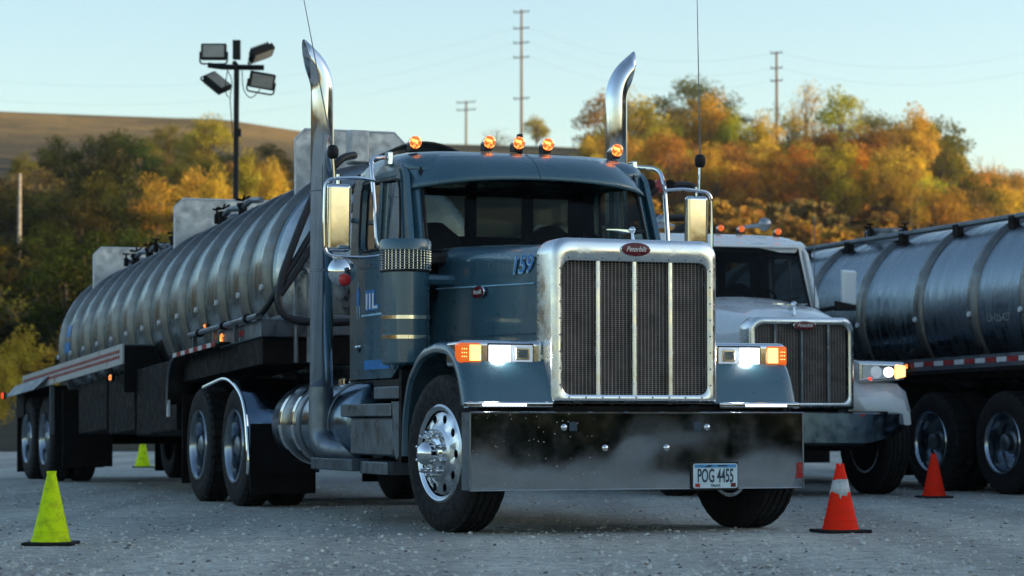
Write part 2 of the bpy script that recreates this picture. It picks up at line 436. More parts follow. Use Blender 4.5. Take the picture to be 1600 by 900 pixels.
def resample(pts, n, start=None):
    P = [Vector((p[0], p[1])) for p in pts]; P.append(P[0]); d = [0]
    for i in range(1, len(P)): d.append(d[-1]+(P[i]-P[i-1]).length)
    out = []
    for k in range(n):
        s = d[-1]*k/n; i = max(j for j in range(len(d)-1) if d[j] <= s+1e-9)
        t = (s-d[i])/max(1e-9, d[i+1]-d[i]); q = P[i].lerp(P[i+1], t); out.append((q.x, q.y))
    return out
def ray_match(outer, inner):
    """for every inner point the outer outline point on the same ray from the inner centre"""
    cx = sum(p[0] for p in inner)/len(inner); cy = sum(p[1] for p in inner)/len(inner); out = []
    for (px, py) in inner:
        dx, dy = px-cx, py-cy; best = None
        for i in range(len(outer)):
            (ax, ay), (bx, by) = outer[i], outer[(i+1) % len(outer)]
            ex, ey = bx-ax, by-ay; den = dx*ey-dy*ex
            if abs(den) < 1e-12: continue
            t = ((ax-cx)*ey-(ay-cy)*ex)/den; u = ((ax-cx)*dy-(ay-cy)*dx)/den
            if t > 0 and -1e-6 <= u <= 1+1e-6 and (best is None or t < best): best = t
        out.append((cx+dx*best, cy+dy*best))
    return out

def fender(parent, side, mat, prof, y0, y1, t=.035, lip=True):
    """prof (x,z) from rear to front; y0 outer, y1 inner (positive numbers), side -1/+1"""
    P = [Vector(p) for p in arc_path([(x, 0, z) for x, z in prof], .12, 4)]
    loops = []
    for i, p in enumerate(P):
        d = (P[min(i+1, len(P)-1)]-P[max(0, i-1)]).normalized(); nrm = Vector((-d.z, 0, d.x))
        if nrm.dot(p-Vector((0, 0, .6))) < 0: nrm = -nrm
        L = []
        for yv, of in ((y1, 0), (y0-.10, 0), (y0-.04, -.004), (y0-.012, -.018), (y0, -.04), (y0, -.04-t), (y0-.03, -.04-t-.01), (y0-.06, -t-.02), (y1, -t)):
            q = p+nrm*of; L.append((q.x, side*yv, q.z))
        loops.append(L)
    o = MB().loft(loops).build('fender', mat, parent, angle=50)
    return o
def marker_light(parent, x, y, z, lens='marker_lens'):
    b = MB().lathe([(.005, -.17), (.02, -.15), (.038, -.08), (.05, -.01), (.052, 0), (.046, .002)], 'x', n=20)
    b.v = [(vx, vy, vz*(.9) if vz > 0 else vz*.5) for vx, vy, vz in b.v]
    o = b.build('marker_light', 'chrome', parent, loc=(x, y, z))
    MB().lathe([(.047, -.002), (.045, .012), (.033, .026), (.015, .033), (.0005, .035)], 'x', n=20).build('lens', lens, o)
    MB().box(-.12, -.02, -.03, .03, -.06, -.01).build('base', 'black_plastic', o)
    return o
def cab(parent, mat, visor=True, glass_mat='windshield_glass'):
    """day cab shell, windows, seats, doors"""
    X0, X1 = -2.68, -1.30; W = 1.0
    # side walls with door window opening
    for s in (-1, 1):
        outer = [(X0, 1.06), (-1.38, 1.06), (-1.28, 1.3), (-1.17, 1.98), (-1.40, 2.56), (-1.52, 2.64), (X0+.04, 2.62), (X0, 2.5)]
        inner = resample(arc_path([(-2.42, 0, 2.03), (-1.36, 0, 2.03), (-1.47, 0, 2.42), (-1.56, 0, 2.56), (-2.42, 0, 2.56), (-2.42, 0, 2.03)], .07, 4) and
                         [(p.x, p.z) for p in arc_path([(-2.0, 0, 2.03), (-1.36, 0, 2.03), (-1.46, 0, 2.52), (-2.42, 0, 2.56), (-2.42, 0, 2.03), (-2.0, 0, 2.03)], .10, 5)], 40)
        om = ray_match(outer, inner)
        f0 = lambda p, s=s: (p[0], s*(W - .05*max(0, p[1]-2.0)), p[1]); f1 = lambda p, s=s: (p[0], s*(W-.04-.05*max(0, p[1]-2.0)), p[1])
        window_plate(om, inner, f0, f1).build('cab_side', mat, parent, angle=40)
        # door: raised skin line, handle, divider, glass
        ol = [(p.x, p.z) for p in arc_path([(-1.9, 0, 1.12), (-1.42, 0, 1.12), (-1.30, 0, 1.99), (-1.47, 0, 2.60), (-2.5, 0, 2.60), (-2.5, 0, 1.12), (-1.9, 0, 1.12)], .06, 4)]
        il = resample([(p.x, p.z) for p in arc_path([(-1.9, 0, 2.0), (-1.335, 0, 2.0), (-1.435, 0, 2.545), (-2.445, 0, 2.585), (-2.445, 0, 2.0), (-1.9, 0, 2.0)], .1, 5)], 40)
        g = lambda d: (lambda p, s=s: (p[0], s*(W+d-.05*max(0, p[1]-2.0)), p[1]))
        dr = window_plate(ray_match(ol, il), il, g(.012), g(.001)).build('door', mat, parent, angle=40, bevel=.004, seg=1)
        MB().strip([[g(-.02)(p) for p in il[:1]]*2, [g(-.02)(p) for p in il[1:2]]*2])if False else None
        gl = MB(); gl.add([g(-.018)(p) for p in inner], [tuple(range(len(inner)))]); gl.build('side_window', 'window_glass', dr)
        wr = MB(); lo = []
        for p in inner: lo.append(g(.012)(p))
        wr.tube(lo+[lo[0]], .010, 6).build('window_seal', 'black_plastic', dr)
        MB().tube([g(.0)((-1.93, 2.03)), g(.0)((-1.93, 2.545))], .016, 6).build('window_divider', mat, dr)
        MB().lathe([(.035, 0), (.035, s*.008), (.001, s*.01)], 'y', (-2.38, s*(W+.012), 1.30), 16).build('handle_cup', 'black_plastic', dr)
        MB().tube(arc_path([(-2.44, s*(W+.02), 1.30), (-2.40, s*(W+.035), 1.305), (-2.33, s*(W+.035), 1.31), (-2.31, s*(W+.02), 1.31)], .01), .011, 8).build('door_handle', 'chrome', dr)
        MB().box(-2.36, -2.08, min(s*(W+.0), s*(W+.02)), max(s*(W+.0), s*(W+.02)), 1.9, 1.93).build('hinge_strip', 'dull_steel', dr)
    # rear wall with openings
    b = MB(); zz = [1.06, 2.20, 2.52, 2.66]
    b.box(X0, X0+.04, -.96, .96, zz[0], zz[1]); b.box(X0, X0+.04, -.94, .94, zz[2], zz[3])
    for y0, y1 in ((-.94, -.47), (-.06, .03), (.42, .51), (.82, .94)): b.box(X0+.001, X0+.039, y0, y1, zz[1], zz[2])
    b.build('rear_wall', 'interior', parent)
    MB().box(X0+.015, X0+.02, -.9, .9, zz[1]-.02, zz[2]+.02).build('rear_window', 'window_glass', parent)
    # floor, dash, header
    MB().box(X0+.05, -1.28, -.95, .95, 1.02, 1.08).build('floor', 'chassis_black', parent)
    dash = MB().box(-1.75, -1.2, -.93, .93, 1.62, 1.98).build('dashboard', 'interior', parent, bevel=.04)
    # cowl / A pillars / windshield
    zb, zt, xb, xt = 1.96, 2.60, -1.14, -1.40
    for s in (-1, 1):
        pl = [[(xb-.02, s*.86, zb-.05), (xb-.0, s*.90, zb-.05), (xb-.14, s*(W+.002), zb-.05), (xb-.2, s*(W-.05), zb-.05)],
              [(xt-.02, s*.83, zt), (xt, s*.87, zt), (xt-.12, s*.975, zt), (xt-.18, s*.92, zt)]]
        MB().loft(pl).build('window_pillar', mat, parent, bevel=.012)
        MB().tube([(xb+.003, s*.875, zb), (xt+.003, s*.845, zt)], .012, 6).build('windshield_seal', 'black_plastic', parent)
    rows = []
    for i in range(3):
        t = i/2; rows.append([(xb+(xt-xb)*t+.05*(1-(k/5-1)**2), (k/5-1)*(.87-.03*t), zb+(zt-zb)*t) for k in range(11)])
    MB().strip(rows).build('windshield', glass_mat, parent)
    MB().box(-1.46, -1.40, -.84, .84, 2.52, 2.60).build('header_trim', 'interior', parent)
    cw = MB(); L0 = []; L1 = []
    MB().box(-1.5, xb+.06, -.97, .97, 1.86, zb-.005).build('cowl', 'black_plastic', parent, bevel=.03)
    for y in (-.45, .35):
        MB().tube([(xb+.07, y, 1.99), (xb-.05, y+.42, 2.06)], .008, 5).build('wiper', 'black_plastic', parent)
    # seats
    for y in (-.48, .48):
        st = empty('seat', (-2.05, y, 1.1)); st.parent = parent
        rows = []
        for i in range(9):
            t = i/8; z = .38+.95*t*.82; w = .25*(1 if t < .65 else math.sqrt(max(.02, 1-((t-.65)/.36)**2))*.999)
            xo = -.14*t
            rows.append([(xo-.06, -w, z), (xo+.05, -w*.9, z), (xo+.08, 0, z), (xo+.05, w*.9, z), (xo-.06, w, z), (xo-.09, 0, z)])
        MB().loft(rows).build('seat_back', 'seat_cloth', st, angle=60)
        MB().box(-.1, .42, -.25, .25, .2, .38).build('seat_cushion', 'seat_cloth', st, bevel=.05)
    sw = MB(); pts = []
    for k in range(25):
        a = 2*math.pi*k/24; pts.append((-1.62+.1*math.sin(a), .48+.22*math.cos(a), 1.98+.19*math.sin(a)))
    sw.tube(pts, .014, 6).build('steering_wheel', 'black_plastic', parent)
    # roof
    rows = []
    xs = [(-1.36, 2.60, .70), (-1.40, 2.66, .80), (-1.48, 2.715, .92), (-1.62, 2.755, .97), (-1.95, 2.785, .985), (-2.3, 2.78, .985), (-2.52, 2.745, .97), (-2.64, 2.69, .93), (-2.70, 2.60, .86)]
    for x, zt_, k in xs:
        L = []; wv = W*k if x < -1.5 else W*min(.95, k+.08)
        base = 2.585
        for j in range(17):
            a = math.pi*j/16; cy = math.cos(a); sy = math.sin(a)
            yv = math.copysign(abs(cy)**.42, cy)*wv; zv = base+(zt_-base)*(sy**.55)
            L.append((x, yv, zv))
        L += [(x, -wv*.97, base-.03), (x, wv*.97, base-.03)]
        rows.append(L)
    MB().loft(rows).build('roof', mat, parent, angle=50)
    for s in (-1, 1):
        MB().tube([(-1.55, s*.965, 2.565), (-2.66, s*.955, 2.565)], .012, 6).build('drip_rail', mat, parent)
    if visor:
        rows = []
        for i in range(7):
            t = i/6; row = []
            for k in range(31):
                q = k/15-1; e = abs(q)**5
                xt_, yt_, zt2 = -1.46-.34*e, .955*q, 2.735-.035*abs(q)**3
                xb_, yb_, zb2 = -1.14-.30*e, .99*q, 2.515-.085*abs(q)**2.2
                bow = .05*math.sin(math.pi*t)*(1-e*.6)
                row.append((xt_+(xb_-xt_)*t+bow, yt_+(yb_-yt_)*t, zt2+(zb2-zt2)*t+bow*.35))
            rows.append(row)
        v = MB().strip(rows).build('sun_visor', mat, parent, angle=60, solid=.012)
        MB().tube([rows[i][15] for i in range(7)], .0025, 4).build('centre_seam', 'black_plastic', v)
def mirror_assembly(parent, s, chrome='chrome'):
    """s=-1 passenger side"""
    y = s*1.43; x = -1.5
    bar = MB().tube(arc_path([(-1.72, s*.98, 2.70), (-1.62, s*1.16, 2.68), (-1.55, s*1.17, 2.55), (-1.5, s*1.165, 2.3), (-1.45, s*1.16, 2.0), (-1.45, s*1.0, 1.96)], .09), .017, 10).build('mirror_bracket', chrome, parent)
    MB().box(-1.78, -1.68, s*.985-.02, s*.985+.02, 2.64, 2.74).build('bracket_mount', chrome, bar, bevel=.008)
    MB().tube(arc_path([(-1.52, s*1.16, 2.505), (-1.5, s*1.30, 2.52), (-1.5, s*1.542, 2.50), (-1.5, s*1.548, 2.20), (-1.5, s*1.542, 1.945), (-1.48, s*1.30, 1.93), (-1.45, s*1.14, 1.945)], .07), .013, 8).build('mirror_loop', chrome, bar)
    mr = MB(); mr.box(x-.07, x+.0, y-.092, y+.092, 1.975, 2.47)
    mr.v = [(vx+(vz-2.22)*.03, vy, vz) for vx, vy, vz in mr.v]
    m = mr.build('mirror', chrome, parent, bevel=.03, seg=4)
    MB().box(x-.078, x-.0705, y-.08, y+.08, 1.99, 2.45).build('mirror_glass', 'window_glass', m)
    MB().tube([(x-.03, y, 2.46), (x-.03, y, 2.54)], .018, 8).build('mirror_stem', chrome, m)
    rm = MB().lathe([(.105, -.02), (.104, 0), (.085, .03), (.045, .05), (.0005, .055)], 'x', (x-.0, y+s*-.02, 1.83), 28).build('round_mirror', chrome, parent)
    if s < 0:
        b = MB().lathe([(.046, 0), (.044, .02), (.03, .04), (.0005, .046)], 'x', (x+.06, y+.02, 1.765), 20).build('red_reflector', 'red_paint', rm)
        MB().tube([(x+.06, y+.02, 1.765), (x-.04, y+.05, 1.9)], .01, 6).build('reflector_arm', 'black_plastic', rm)
    return m
def whip(parent, p0, ball, tip):
    a = MB().tube([p0, ball], .012, 8).build('antenna', 'chrome', parent)
    c = Vector(ball)
    MB().lathe([(.003, -.055), (.032, -.045), (.042, -.02), (.042, .02), (.032, .045), (.003, .055)], 'z', tuple(c), 16).build('antenna_coil', 'black_plastic', a)
    MB().tube([c, Vector(tip)], [.006, .003], 5).build('whip', 'dull_steel', a)
def stack(parent, s, mat='stack_chrome'):
    y = s*1.235; x = -2.66; r = .089
    top = 3.42
    zt_ = 3.46 if s < 0 else 3.50
    path = arc_path([(x, y, 1.0), (x, y, zt_), (x-.02, y+s*.40, zt_+.34)], .17, 12)
    st = MB().tube(path, r, 28, False).build('exhaust_stack', mat, parent, angle=60)
    bm = bmesh.new(); bm.from_mesh(st.data)
    nv = Vector((0, s, -.14)).normalized()
    up_ = lambda e: all(v.co.z > 3.12 for v in e.verts)
    bmesh.ops.bisect_plane(bm, geom=[v for v in bm.verts if v.co.z > 3.12]+[e for e in bm.edges if up_(e)]+[f for f in bm.faces if up_(f)], plane_co=(x, y+s*.155, 3.74), plane_no=nv, clear_outer=True)
    bm.to_mesh(st.data); bm.free(); md = st.modifiers.new('solid', 'SOLIDIFY'); md.thickness = .006; md.offset = -1
    MB().lathe([(r-.008, 3.30), (r-.009, 3.31)], 'z', (x, y, 0), 24).build('stack_inside', 'chassis_black', st)
    low = arc_path([(x, y, 1.0), (x, y, .60), (x+.16, y-s*.04, .52), (x+.55, y-s*.35, .50)], .22, 7)
    MB().tube(low, .096, 18).build('exhaust_elbow', 'dull_steel', st, angle=60)
    for z in (1.0, 2.52, 1.9):
        MB().lathe([(r+.002, z-.006), (r+.007, z-.005), (r+.007, z+.005), (r+.002, z+.006)], 'z', (x, y, 0), 24).build('clamp_band', 'dull_steel', st)
    MB().tube([(x, y-s*.06, 2.3), (x+.02, s*.97, 2.3)], .02, 6).build('stack_mount', 'dull_steel', st)
    return st
def chassis(parent, tank_mat='chrome', rear=-7.6, front=.45):
    f = empty('chassis', (0, 0, 0)); f.parent = parent
    for s in (-1, 1): MB().box(rear, front, s*.43-.04, s*.43+.04, .78, 1.02).build('frame_rail', 'chassis_black', f)
    b = MB()
    for x in (-7.3, -6.2, -5.0, -4.2, -3.2, -2.0, 0): b.box(x-.06, x+.06, -.40, .40, .82, .98)
    b.build('cross_member', 'chassis_black', f)
    MB().box(-1.6, .4, -.36, .36, .62, 1.5).build('engine_block', 'chassis_black', f, bevel=.05)
    MB().box(-.05, .05, -.95, .95, .44, .55).build('front_axle', 'chassis_black', f, bevel=.02)
    for x in (-5.5, -6.88):
        MB().tube([(x, -1.0, .525), (x, 1.0, .525)], .075, 10).build('drive_axle', 'chassis_black', f)
        MB().lathe([(.05, -.25), (.2, -.15), (.22, 0), (.2, .15), (.05, .25)], 'y', (x, 0, .525), 16).build('differential', 'chassis_black', f)
    MB().tube([(-5.3, 0, .6), (-1.6, 0, .75)], .05, 8).build('drive_shaft', 'chassis_black', f)
    MB().box(-6.65, -5.5, -.48, .48, 1.03, 1.13).build('fifth_wheel', 'chassis_black', f, bevel=.03)
    for s in (-1, 1):
        MB().tube([(-1.3, s*.5, .58), (.4, s*.5, .58)], .03, 6).build('spring', 'chassis_black', f)
        MB().box(-7.62, -7.60, s*.9-.3, s*.9+.3, .15, 1.0).build('mud_flap', 'chassis_black', parent)
    return f
def drives(parent):
    for x in (-5.5, -6.88):
        wheel(parent, x, -1.085); wheel(parent, x, 1.085, mirror=True)
        wheel(parent, x, -.76, detail=False); wheel(parent, x, .76, detail=False)
def fuel_tank(parent, s, mat='chrome', x0=-4.25, x1=-2.15):
    c = (0, s*.87, .72); r = .335
    t = MB().lathe([(.28, x0-.045), (.32, x0-.035), (r, x0), (r, x1), (.32, x1+.035), (.26, x1+.06), (.0005, x1+.075)], 'x', c, 48).build('fuel_tank', mat, parent)
    for x in (-3.98, -3.6, -3.42, -2.6):
        MB().lathe([(r+.002, x-.035), (r+.009, x-.033), (r+.009, x+.033), (r+.002, x+.035)], 'x', c, 48).build('tank_strap', 'chrome' if x < -3.5 else 'dull_steel', t)
    MB().lathe([(.045, 0), (.045, .05), (.0005, .06)], 'z', (-2.9, s*.98, 1.02), 14).build('filler_cap', 'chrome', t)
    return t
def quarter_fender(parent, s, mat):
    P = arc_path([(-6.6, 0, 1.06), (-5.65, 0, 1.15), (-5.05, 0, .93), (-4.92, 0, .45), (-4.93, 0, .30)], .35, 7)
    MB().box(-4.96, -4.94, s*.92-.29, s*.92+.29, .12, .72).build('mud_flap', 'chassis_black', parent)
    MB().box(-4.918, -4.905, s*.92-.30, s*.92+.27, .28, .70).build('flap_cover', 'chassis_black', parent)
    b = MB(); rows = []
    for p in P:
        d = .012; rows.append([(p.x, s*1.235, p.z-.02), (p.x, s*1.225, p.z), (p.x, s*.6, p.z)])
    o = MB().strip(rows).build('quarter_fender', mat, parent, angle=60, solid=.012)
    MB().tube([(p.x, s*1.232, p.z-.008) for p in P], .017, 8).build('fender_trim', 'chrome', o)
    return o
def headlight(parent, s, chrome='chrome'):
    """rectangular chrome pod beside the grille; s=-1 is the photo's left"""
    x = .47
    o = MB(); o.box(.18, x, min(s*.60, s*1.19), max(s*.60, s*1.19), 1.095, 1.275)
    h = o.build('headlight', chrome, parent, bevel=.035, seg=4)
    MB().box(.2, x-.02, min(s*.56, s*.80), max(s*.56, s*.80), 1.02, 1.2).build('light_bracket', chrome, h, bevel=.03, seg=3)
    def bx(n, m, y0, y1, z0, z1, d0, d1, bev=.01): 
        return MB().box(x+d0, x+d1, min(s*y0, s*y1), max(s*y0, s*y1), z0, z1).build(n, m, h, bevel=bev, seg=3)
    bx('lens_recess', 'black_plastic', .665, 1.0, 1.118, 1.256, -.02, .002, .012)
    bx('lamp_reflector', 'dim_lens', .675, .99, 1.128, 1.246, -.01, .005, .012)
    bx('low_beam', 'low_beam', .835, .985, 1.133, 1.24, .002, .009)
    MB().lathe([(.047, 0), (.04, .012), (.0005, .016)], 'x', (x+.009, s*.905, 1.187), 24).build('led_bulb', 'led_hot', h)
    bx('projector_frame', chrome, .70, .80, 1.145, 1.228, .002, .014, .012)
    bx('projector', 'lens_glass', .715, .785, 1.16, 1.213, .013, .018, .01)
    bx('projector_core', 'dull_steel', .715, .785, 1.16, 1.213, .01, .0145, .01)
    MB().box(x-.09, x+.012, min(s*1.035, s*1.196), max(s*1.035, s*1.196), 1.122, 1.256).build('turn_signal', 'amber_lens', h, bevel=.02, seg=3)
    MB().box(x+.002, x+.0145, min(s*1.045, s*1.125), max(s*1.045, s*1.125), 1.137, 1.243).build('signal_lamp', 'amber_hot', h, bevel=.008)
    bb = MB()
    for i in range(3):
        for j in range(3): 
            bb.lathe([(.004, .0), (.003, .003), (.0005, .004)], 'x', (x+.012, s*(1.145+.014*i), 1.165+.025*j), 6)
    bb.build('signal_dots', 'amber_hot', h)
    return h
def ornament(parent, x, z, s=1.0):
    o = MB().loft([[(x+.05, -.012, z), (x+.05, .012, z), (x-.1, .012, z), (x-.1, -.012, z)], [(x+.03, -.008, z+.07*s), (x+.03, .008, z+.07*s), (x-.09, .01, z+.06*s), (x-.09, -.01, z+.06*s)]]).build('hood_ornament', 'chrome', parent, bevel=.004)
    b = MB()
    for q in (-1, 1):
        b.loft([[(x+.03, 0, z+.055*s), (x+.03, 0, z+.075*s), (x-.08, 0, z+.07*s), (x-.08, 0, z+.055*s)],
                [(x-.04, q*.08*s, z+.075*s), (x-.04, q*.08*s, z+.085*s), (x-.11, q*.08*s, z+.085*s), (x-.11, q*.08*s, z+.075*s)],
                [(x-.08, q*.14*s, z+.08*s), (x-.08, q*.14*s, z+.086*s), (x-.11, q*.14*s, z+.086*s), (x-.11, q*.14*s, z+.08*s)]])
    b.build('wings', 'chrome', o)
    MB().lathe([(.0005, x-.02), (.022*s, x), (.024*s, x+.03), (.0005, x+.06)], 'x', (0, 0, z+.075*s), 12).build('bird_head', 'chrome', o)
def badge(parent, loc, w, h, facing='x', words='Peterbilt', lettering=True):
    L = lambda k, d: [(d, w/2*k*math.cos(2*math.pi*i/32), h/2*k*math.sin(2*math.pi*i/32)) for i in range(32)]
    rot = (0, 0, 0) if facing == 'x' else (0, 0, -math.pi/2)
    b = MB().loft([L(1.06, 0), L(1.06, .008), L(1.0, .012)]).build('badge', 'chrome', parent); b.location = loc; b.rotation_euler = rot
    MB().loft([L(1.0, .004), L(1.0, .014), L(.9, .016)]).build('badge_face', 'badge_red', b)
    if lettering: text(words, h*.56, 'badge_lettering', 'letter_white', b, (.017, 0, 0), FRONT, shear=.35, extrude=.001, bold=.0002, sx=w*.80/(h*.56*4.0))
    return b

# ------------------------------------------------------------------ blue lead truck
def truck_root(name, ox, oy, yaw, **kw): return empty(name, (ox, oy, 0), (0, 0, R(yaw-90)), **kw)
def hood_loft(sections, n=12):
    """sections: (x, halfwidth, zbot, ztop, corner radius, crown)"""
    rows = []
    for x, w, zb, zt, r, cr in sections:
        L = [(x, -w, zb)]
        for k in range(n+1):
            a = math.pi - (math.pi/2)*k/n; L.append((x, -w+r+r*math.cos(a), zt-r+r*math.sin(a)))
        for k in range(1, 8):
            q = k/8*2-1; L.append((x, (w-r)*q, zt+cr*(1-q*q)))
        for k in range(n+1):
            a = math.pi/2 - (math.pi/2)*k/n; L.append((x, w-r+r*math.cos(a), zt-r+r*math.sin(a)))
        L.append((x, w, zb)); rows.append(L)
    return rows
def blue_truck():
    T = truck_root('semi_truck', .608, 17.216, 20.3, label='slate blue long-nosed semi truck with sun visor and polished bumper in the foreground', cat='truck')
    hood = MB().loft(hood_loft([(.36, .585, 1.06, 1.925, .12, .012), (.3, .59, 1.05, 1.93, .12, .012), (-.3, .655, 1.0, 1.96, .12, .02), (-.9, .735, 1.0, 1.99, .12, .03), (-1.26, .785, 1.0, 2.005, .12, .035), (-1.46, .80, 1.0, 2.005, .12, .03), (-1.5, .80, 1.0, 1.99, .12, .03)])).build('hood', 'blue_paint', T, angle=45)
    MB().tube([(.3, -.603, 1.665), (-.3, -.659, 1.68), (-1.25, -.795, 1.70)], .005, 5).build('body_line', 'decal_pale', hood)
    MB().tube([(.3, -.603, 1.33), (-.3, -.659, 1.335), (-1.0, -.75, 1.34)], .004, 5).build('body_line', 'blue_paint', hood)
    # surround
    outer = rrect(-.60, .60, .85, 1.955, .11, .02, 8); inner = rrect(-.525, .525, .915, 1.805, .06, .06, 8)
    sur = MB(); frame_ring(sur, outer, inner, lambda d, p: (.63+d, p[0], p[1]), .06, .035, .28)
    S = sur.build('grille_surround', 'grille_steel', T, angle=50)
    b = MB(); b.box(.50, .52, -.56, .56, .88, 1.84); b.build('radiator_core', 'dark_core', T)
    b = MB()
    y = -.52
    while y < .52: b.box(.566, .569, y, y+.0045, .915, 1.805); y += .0265
    z = .925
    while z < 1.80: b.box(.5635, .5655, -.522, .522, z, z+.003); z += .0135
    b.build('grille_mesh', 'grille_wire', T, kind='stuff')
    for y in (-.2625, 0, .2625):
        MB().box(.585, .615, y-.018, y+.018, .905, 1.815).build('grille_bar', 'grille_steel', T, bevel=.012, seg=3)
    rv = MB()
    for k in range(9):
        y = -.48+.12*k
        for z in (1.822, .898): rv.lathe([(.0065, .63), (.005, .634), (.0005, .6345)], 'x', (0, y, z), 8)
    for k in range(8):
        z = .98+.11*k
        for y in (-.543, .543): rv.lathe([(.0065, .63), (.005, .634), (.0005, .6345)], 'x', (0, y, z), 8)
    rv.build('rivets', 'dull_steel', S, kind='stuff')
    rv = MB()
    for k in range(16): rv.lathe([(.0005, -.6055), (.005, -.605), (.006, -.6005)], 'y', (.375, 0, .92+.062*k), 8)
    rv.build('side_rivets', 'dull_steel', S, kind='stuff')
    badge(S, (.631, -.005, 1.885), .205, .088)
    badge(hood, (-.55, -.690, 1.645), .24, .085, 'y', 'Peterbilt')
    text('159', .165, 'fleet_number', 'decal_blue', hood, (.12, -.6235, 1.80), (math.pi/2, 0, R(6.4)), shear=.25, extrude=.0005, bold=.001, sx=1.3)
    text('159', .165, 'fleet_number_edge', 'decal_pale', hood, (.107, -.6225, 1.794), (math.pi/2, 0, R(6.4)), shear=.25, extrude=.0005, bold=.004, sx=1.3)
    ornament(hood, .54, 1.945, 1.0)
    # fenders
    prof = [(-.76, .50), (-.75, .78), (-.63, 1.06), (-.35, 1.24), (0, 1.285), (.28, 1.26), (.45, 1.17), (.56, 1.02), (.62, .86)]
    for s in (-1, 1):
        f = fender(T, s, 'blue_paint', prof, 1.205, .56)
        # front panel under the lamp
        rows = [[(.40, s*.58, 1.2), (.40, s*1.15, 1.2)], [(.52, s*.58, 1.02), (.52, s*1.165, 1.02)], [(.60, s*.58, .87), (.60, s*1.18, .87)]]
        MB().strip(rows).build('front_skirt', 'blue_paint', f, solid=.02)
        tr = MB().box(.56, .66, min(s*.60, s*1.2), max(s*.60, s*1.2), .826, .868).build('fender_light_bar', 'chrome', T, bevel=.014, seg=3)
        MB().box(.655, .664, min(s*.79, s*1.10), max(s*.79, s*1.10), .838, .856).build('led_strip', 'led_strip', tr, bevel=.003)
        headlight(T, s)
        mirror_assembly(T, s)
        stack(T, s)
        fuel_tank(T, s, 'dark_polish'); quarter_fender(T, s, 'dark_polish')
        MB().box(-.8, -.74, s*.9-.3, s*.9+.3, .45, 1.1).build('inner_guard', 'chassis_black', T)
    # bumper
    B = MB().box(.715, .752, -1.208, 1.168, .295, .796).build('bumper', 'bumper_chrome', T, angle=30, bevel=.004)
    for y0, y1 in ((-1.219, -1.209), (1.169, 1.179)): MB().box(.60, .752, y0, y1, .294, .797).build('bumper_end', 'dull_steel', B)
    MB().tube([(.755, -1.215, .797), (.755, 1.175, .797)], .005, 6).build('bumper_edge', 'chrome', B)
    MB().tube([(.755, -1.215, .294), (.755, 1.175, .294)], .004, 6).build('bumper_edge', 'chrome', B)
    for y in (-.50, .39):
        MB().box(.74, .7545, y-.028, y+.028, .675, .735).build('tow_hole', 'plate_ink', B, bevel=.004)
    for y, z in ((-.565, .70), (.46, .70), (-.275, .565), (.165, .565)):
        MB().lathe([(.022, .752), (.021, .757), (.012, .765), (.0005, .767)], 'x', (0, y, z), 16).build('bumper_bolt', 'chrome', B)
    MB().box(.752, .7545, 1.12, 1.166, .36, .455).build('reflector_sticker', 'tape_red', B)
    MB().box(.66, .70, -1.15, 1.15, .36, .76).build('bumper_backing', 'chassis_black', B)
    MB().box(.45, .60, -1.1, 1.1, .72, .84).build('bumper_gap_filler', 'chassis_black', T)
    pf = MB().box(.753, .762, .335, .685, .283, .47).build('licence_plate', 'black_plastic', B, bevel=.004)
    L = rrect(.352, .676, .296, .459, .015, .015, 4)
    MB().loft([[(.763, u, v) for u, v in L], [(.766, u, v) for u, v in L]]).build('plate_face', 'plate_white', pf)
    MB().box(.7665, .7675, .362, .666, .432, .453).build('plate_header', 'plate_blue', pf)
    text('POG 4455', .128, 'plate_number', 'plate_ink', pf, (.768, .514, .374), FRONT, extrude=.0006, bold=.0022, sx=.48)
    for y0, y1, z0 in ((.44, .475, .434), (.455, .49, .441), (.53, .60, .44)): MB().box(.7675, .769, y0, y1, z0, z0+.009).build('plate_header_mark', 'plate_ink', pf, bevel=.002)
    text('TRUCK', .022, 'plate_class', 'plate_ink', pf, (.768, .514, .312), FRONT, extrude=.0005, bold=.0006)
    MB().box(.7665, .7685, .366, .40, .303, .327).build('plate_sticker', 'tape_red', pf)
    MB().box(.7665, .7685, .626, .662, .303, .33).build('plate_sticker', 'badge_red', pf)
    cab(T, 'blue_paint')
    for y in (-.82, -.235, 0, .235, .80): marker_light(T, -1.60, y, 2.835 - .04*abs(y)**2)
    MB().box(-1.85, -1.80, .07, .11, 2.78, 2.93).build('roof_antenna', 'black_plastic', T, bevel=.01)
    # air cleaner
    c = (-.965, -1.10, 0)
    A = MB().lathe([(.0005, 1.135), (.15, 1.14), (.17, 1.155), (.17, 1.80), (.165, 1.805)], 'z', c, 40).build('air_cleaner', 'blue_paint', T)
    MB().lathe([(.168, 1.795), (.183, 1.80), (.183, 1.81), (.165, 1.82), (.165, 1.95), (.17, 1.955)], 'z', c, 40).build('intake_core', 'dark_core', A)
    MB().lathe([(.175, 1.945), (.187, 1.955), (.187, 2.01), (.175, 2.03), (.0005, 2.035)], 'z', c, 40).build('intake_cap', 'blue_paint', A)
    g = MB()
    for k in range(36):
        a = 2*math.pi*k/36; g.box(c[0]+.18*math.cos(a)-.002, c[0]+.18*math.cos(a)+.002, c[1]+.18*math.sin(a)-.002, c[1]+.18*math.sin(a)+.002, 1.81, 1.95)
    for k in range(8): g.lathe([(.183, 1.810+.018*k), (.187, 1.814+.018*k), (.183, 1.818+.018*k)], 'z', c, 36)
    g.f = [f for f in g.f if len(f) == 4]; g.build('intake_screen', 'chrome', A, kind='stuff')
    for z in (1.335, 1.475): MB().lathe([(.1705, z-.016), (.176, z-.013), (.176, z+.013), (.1705, z+.016)], 'z', c, 40).build('clamp_band', 'chrome', A)
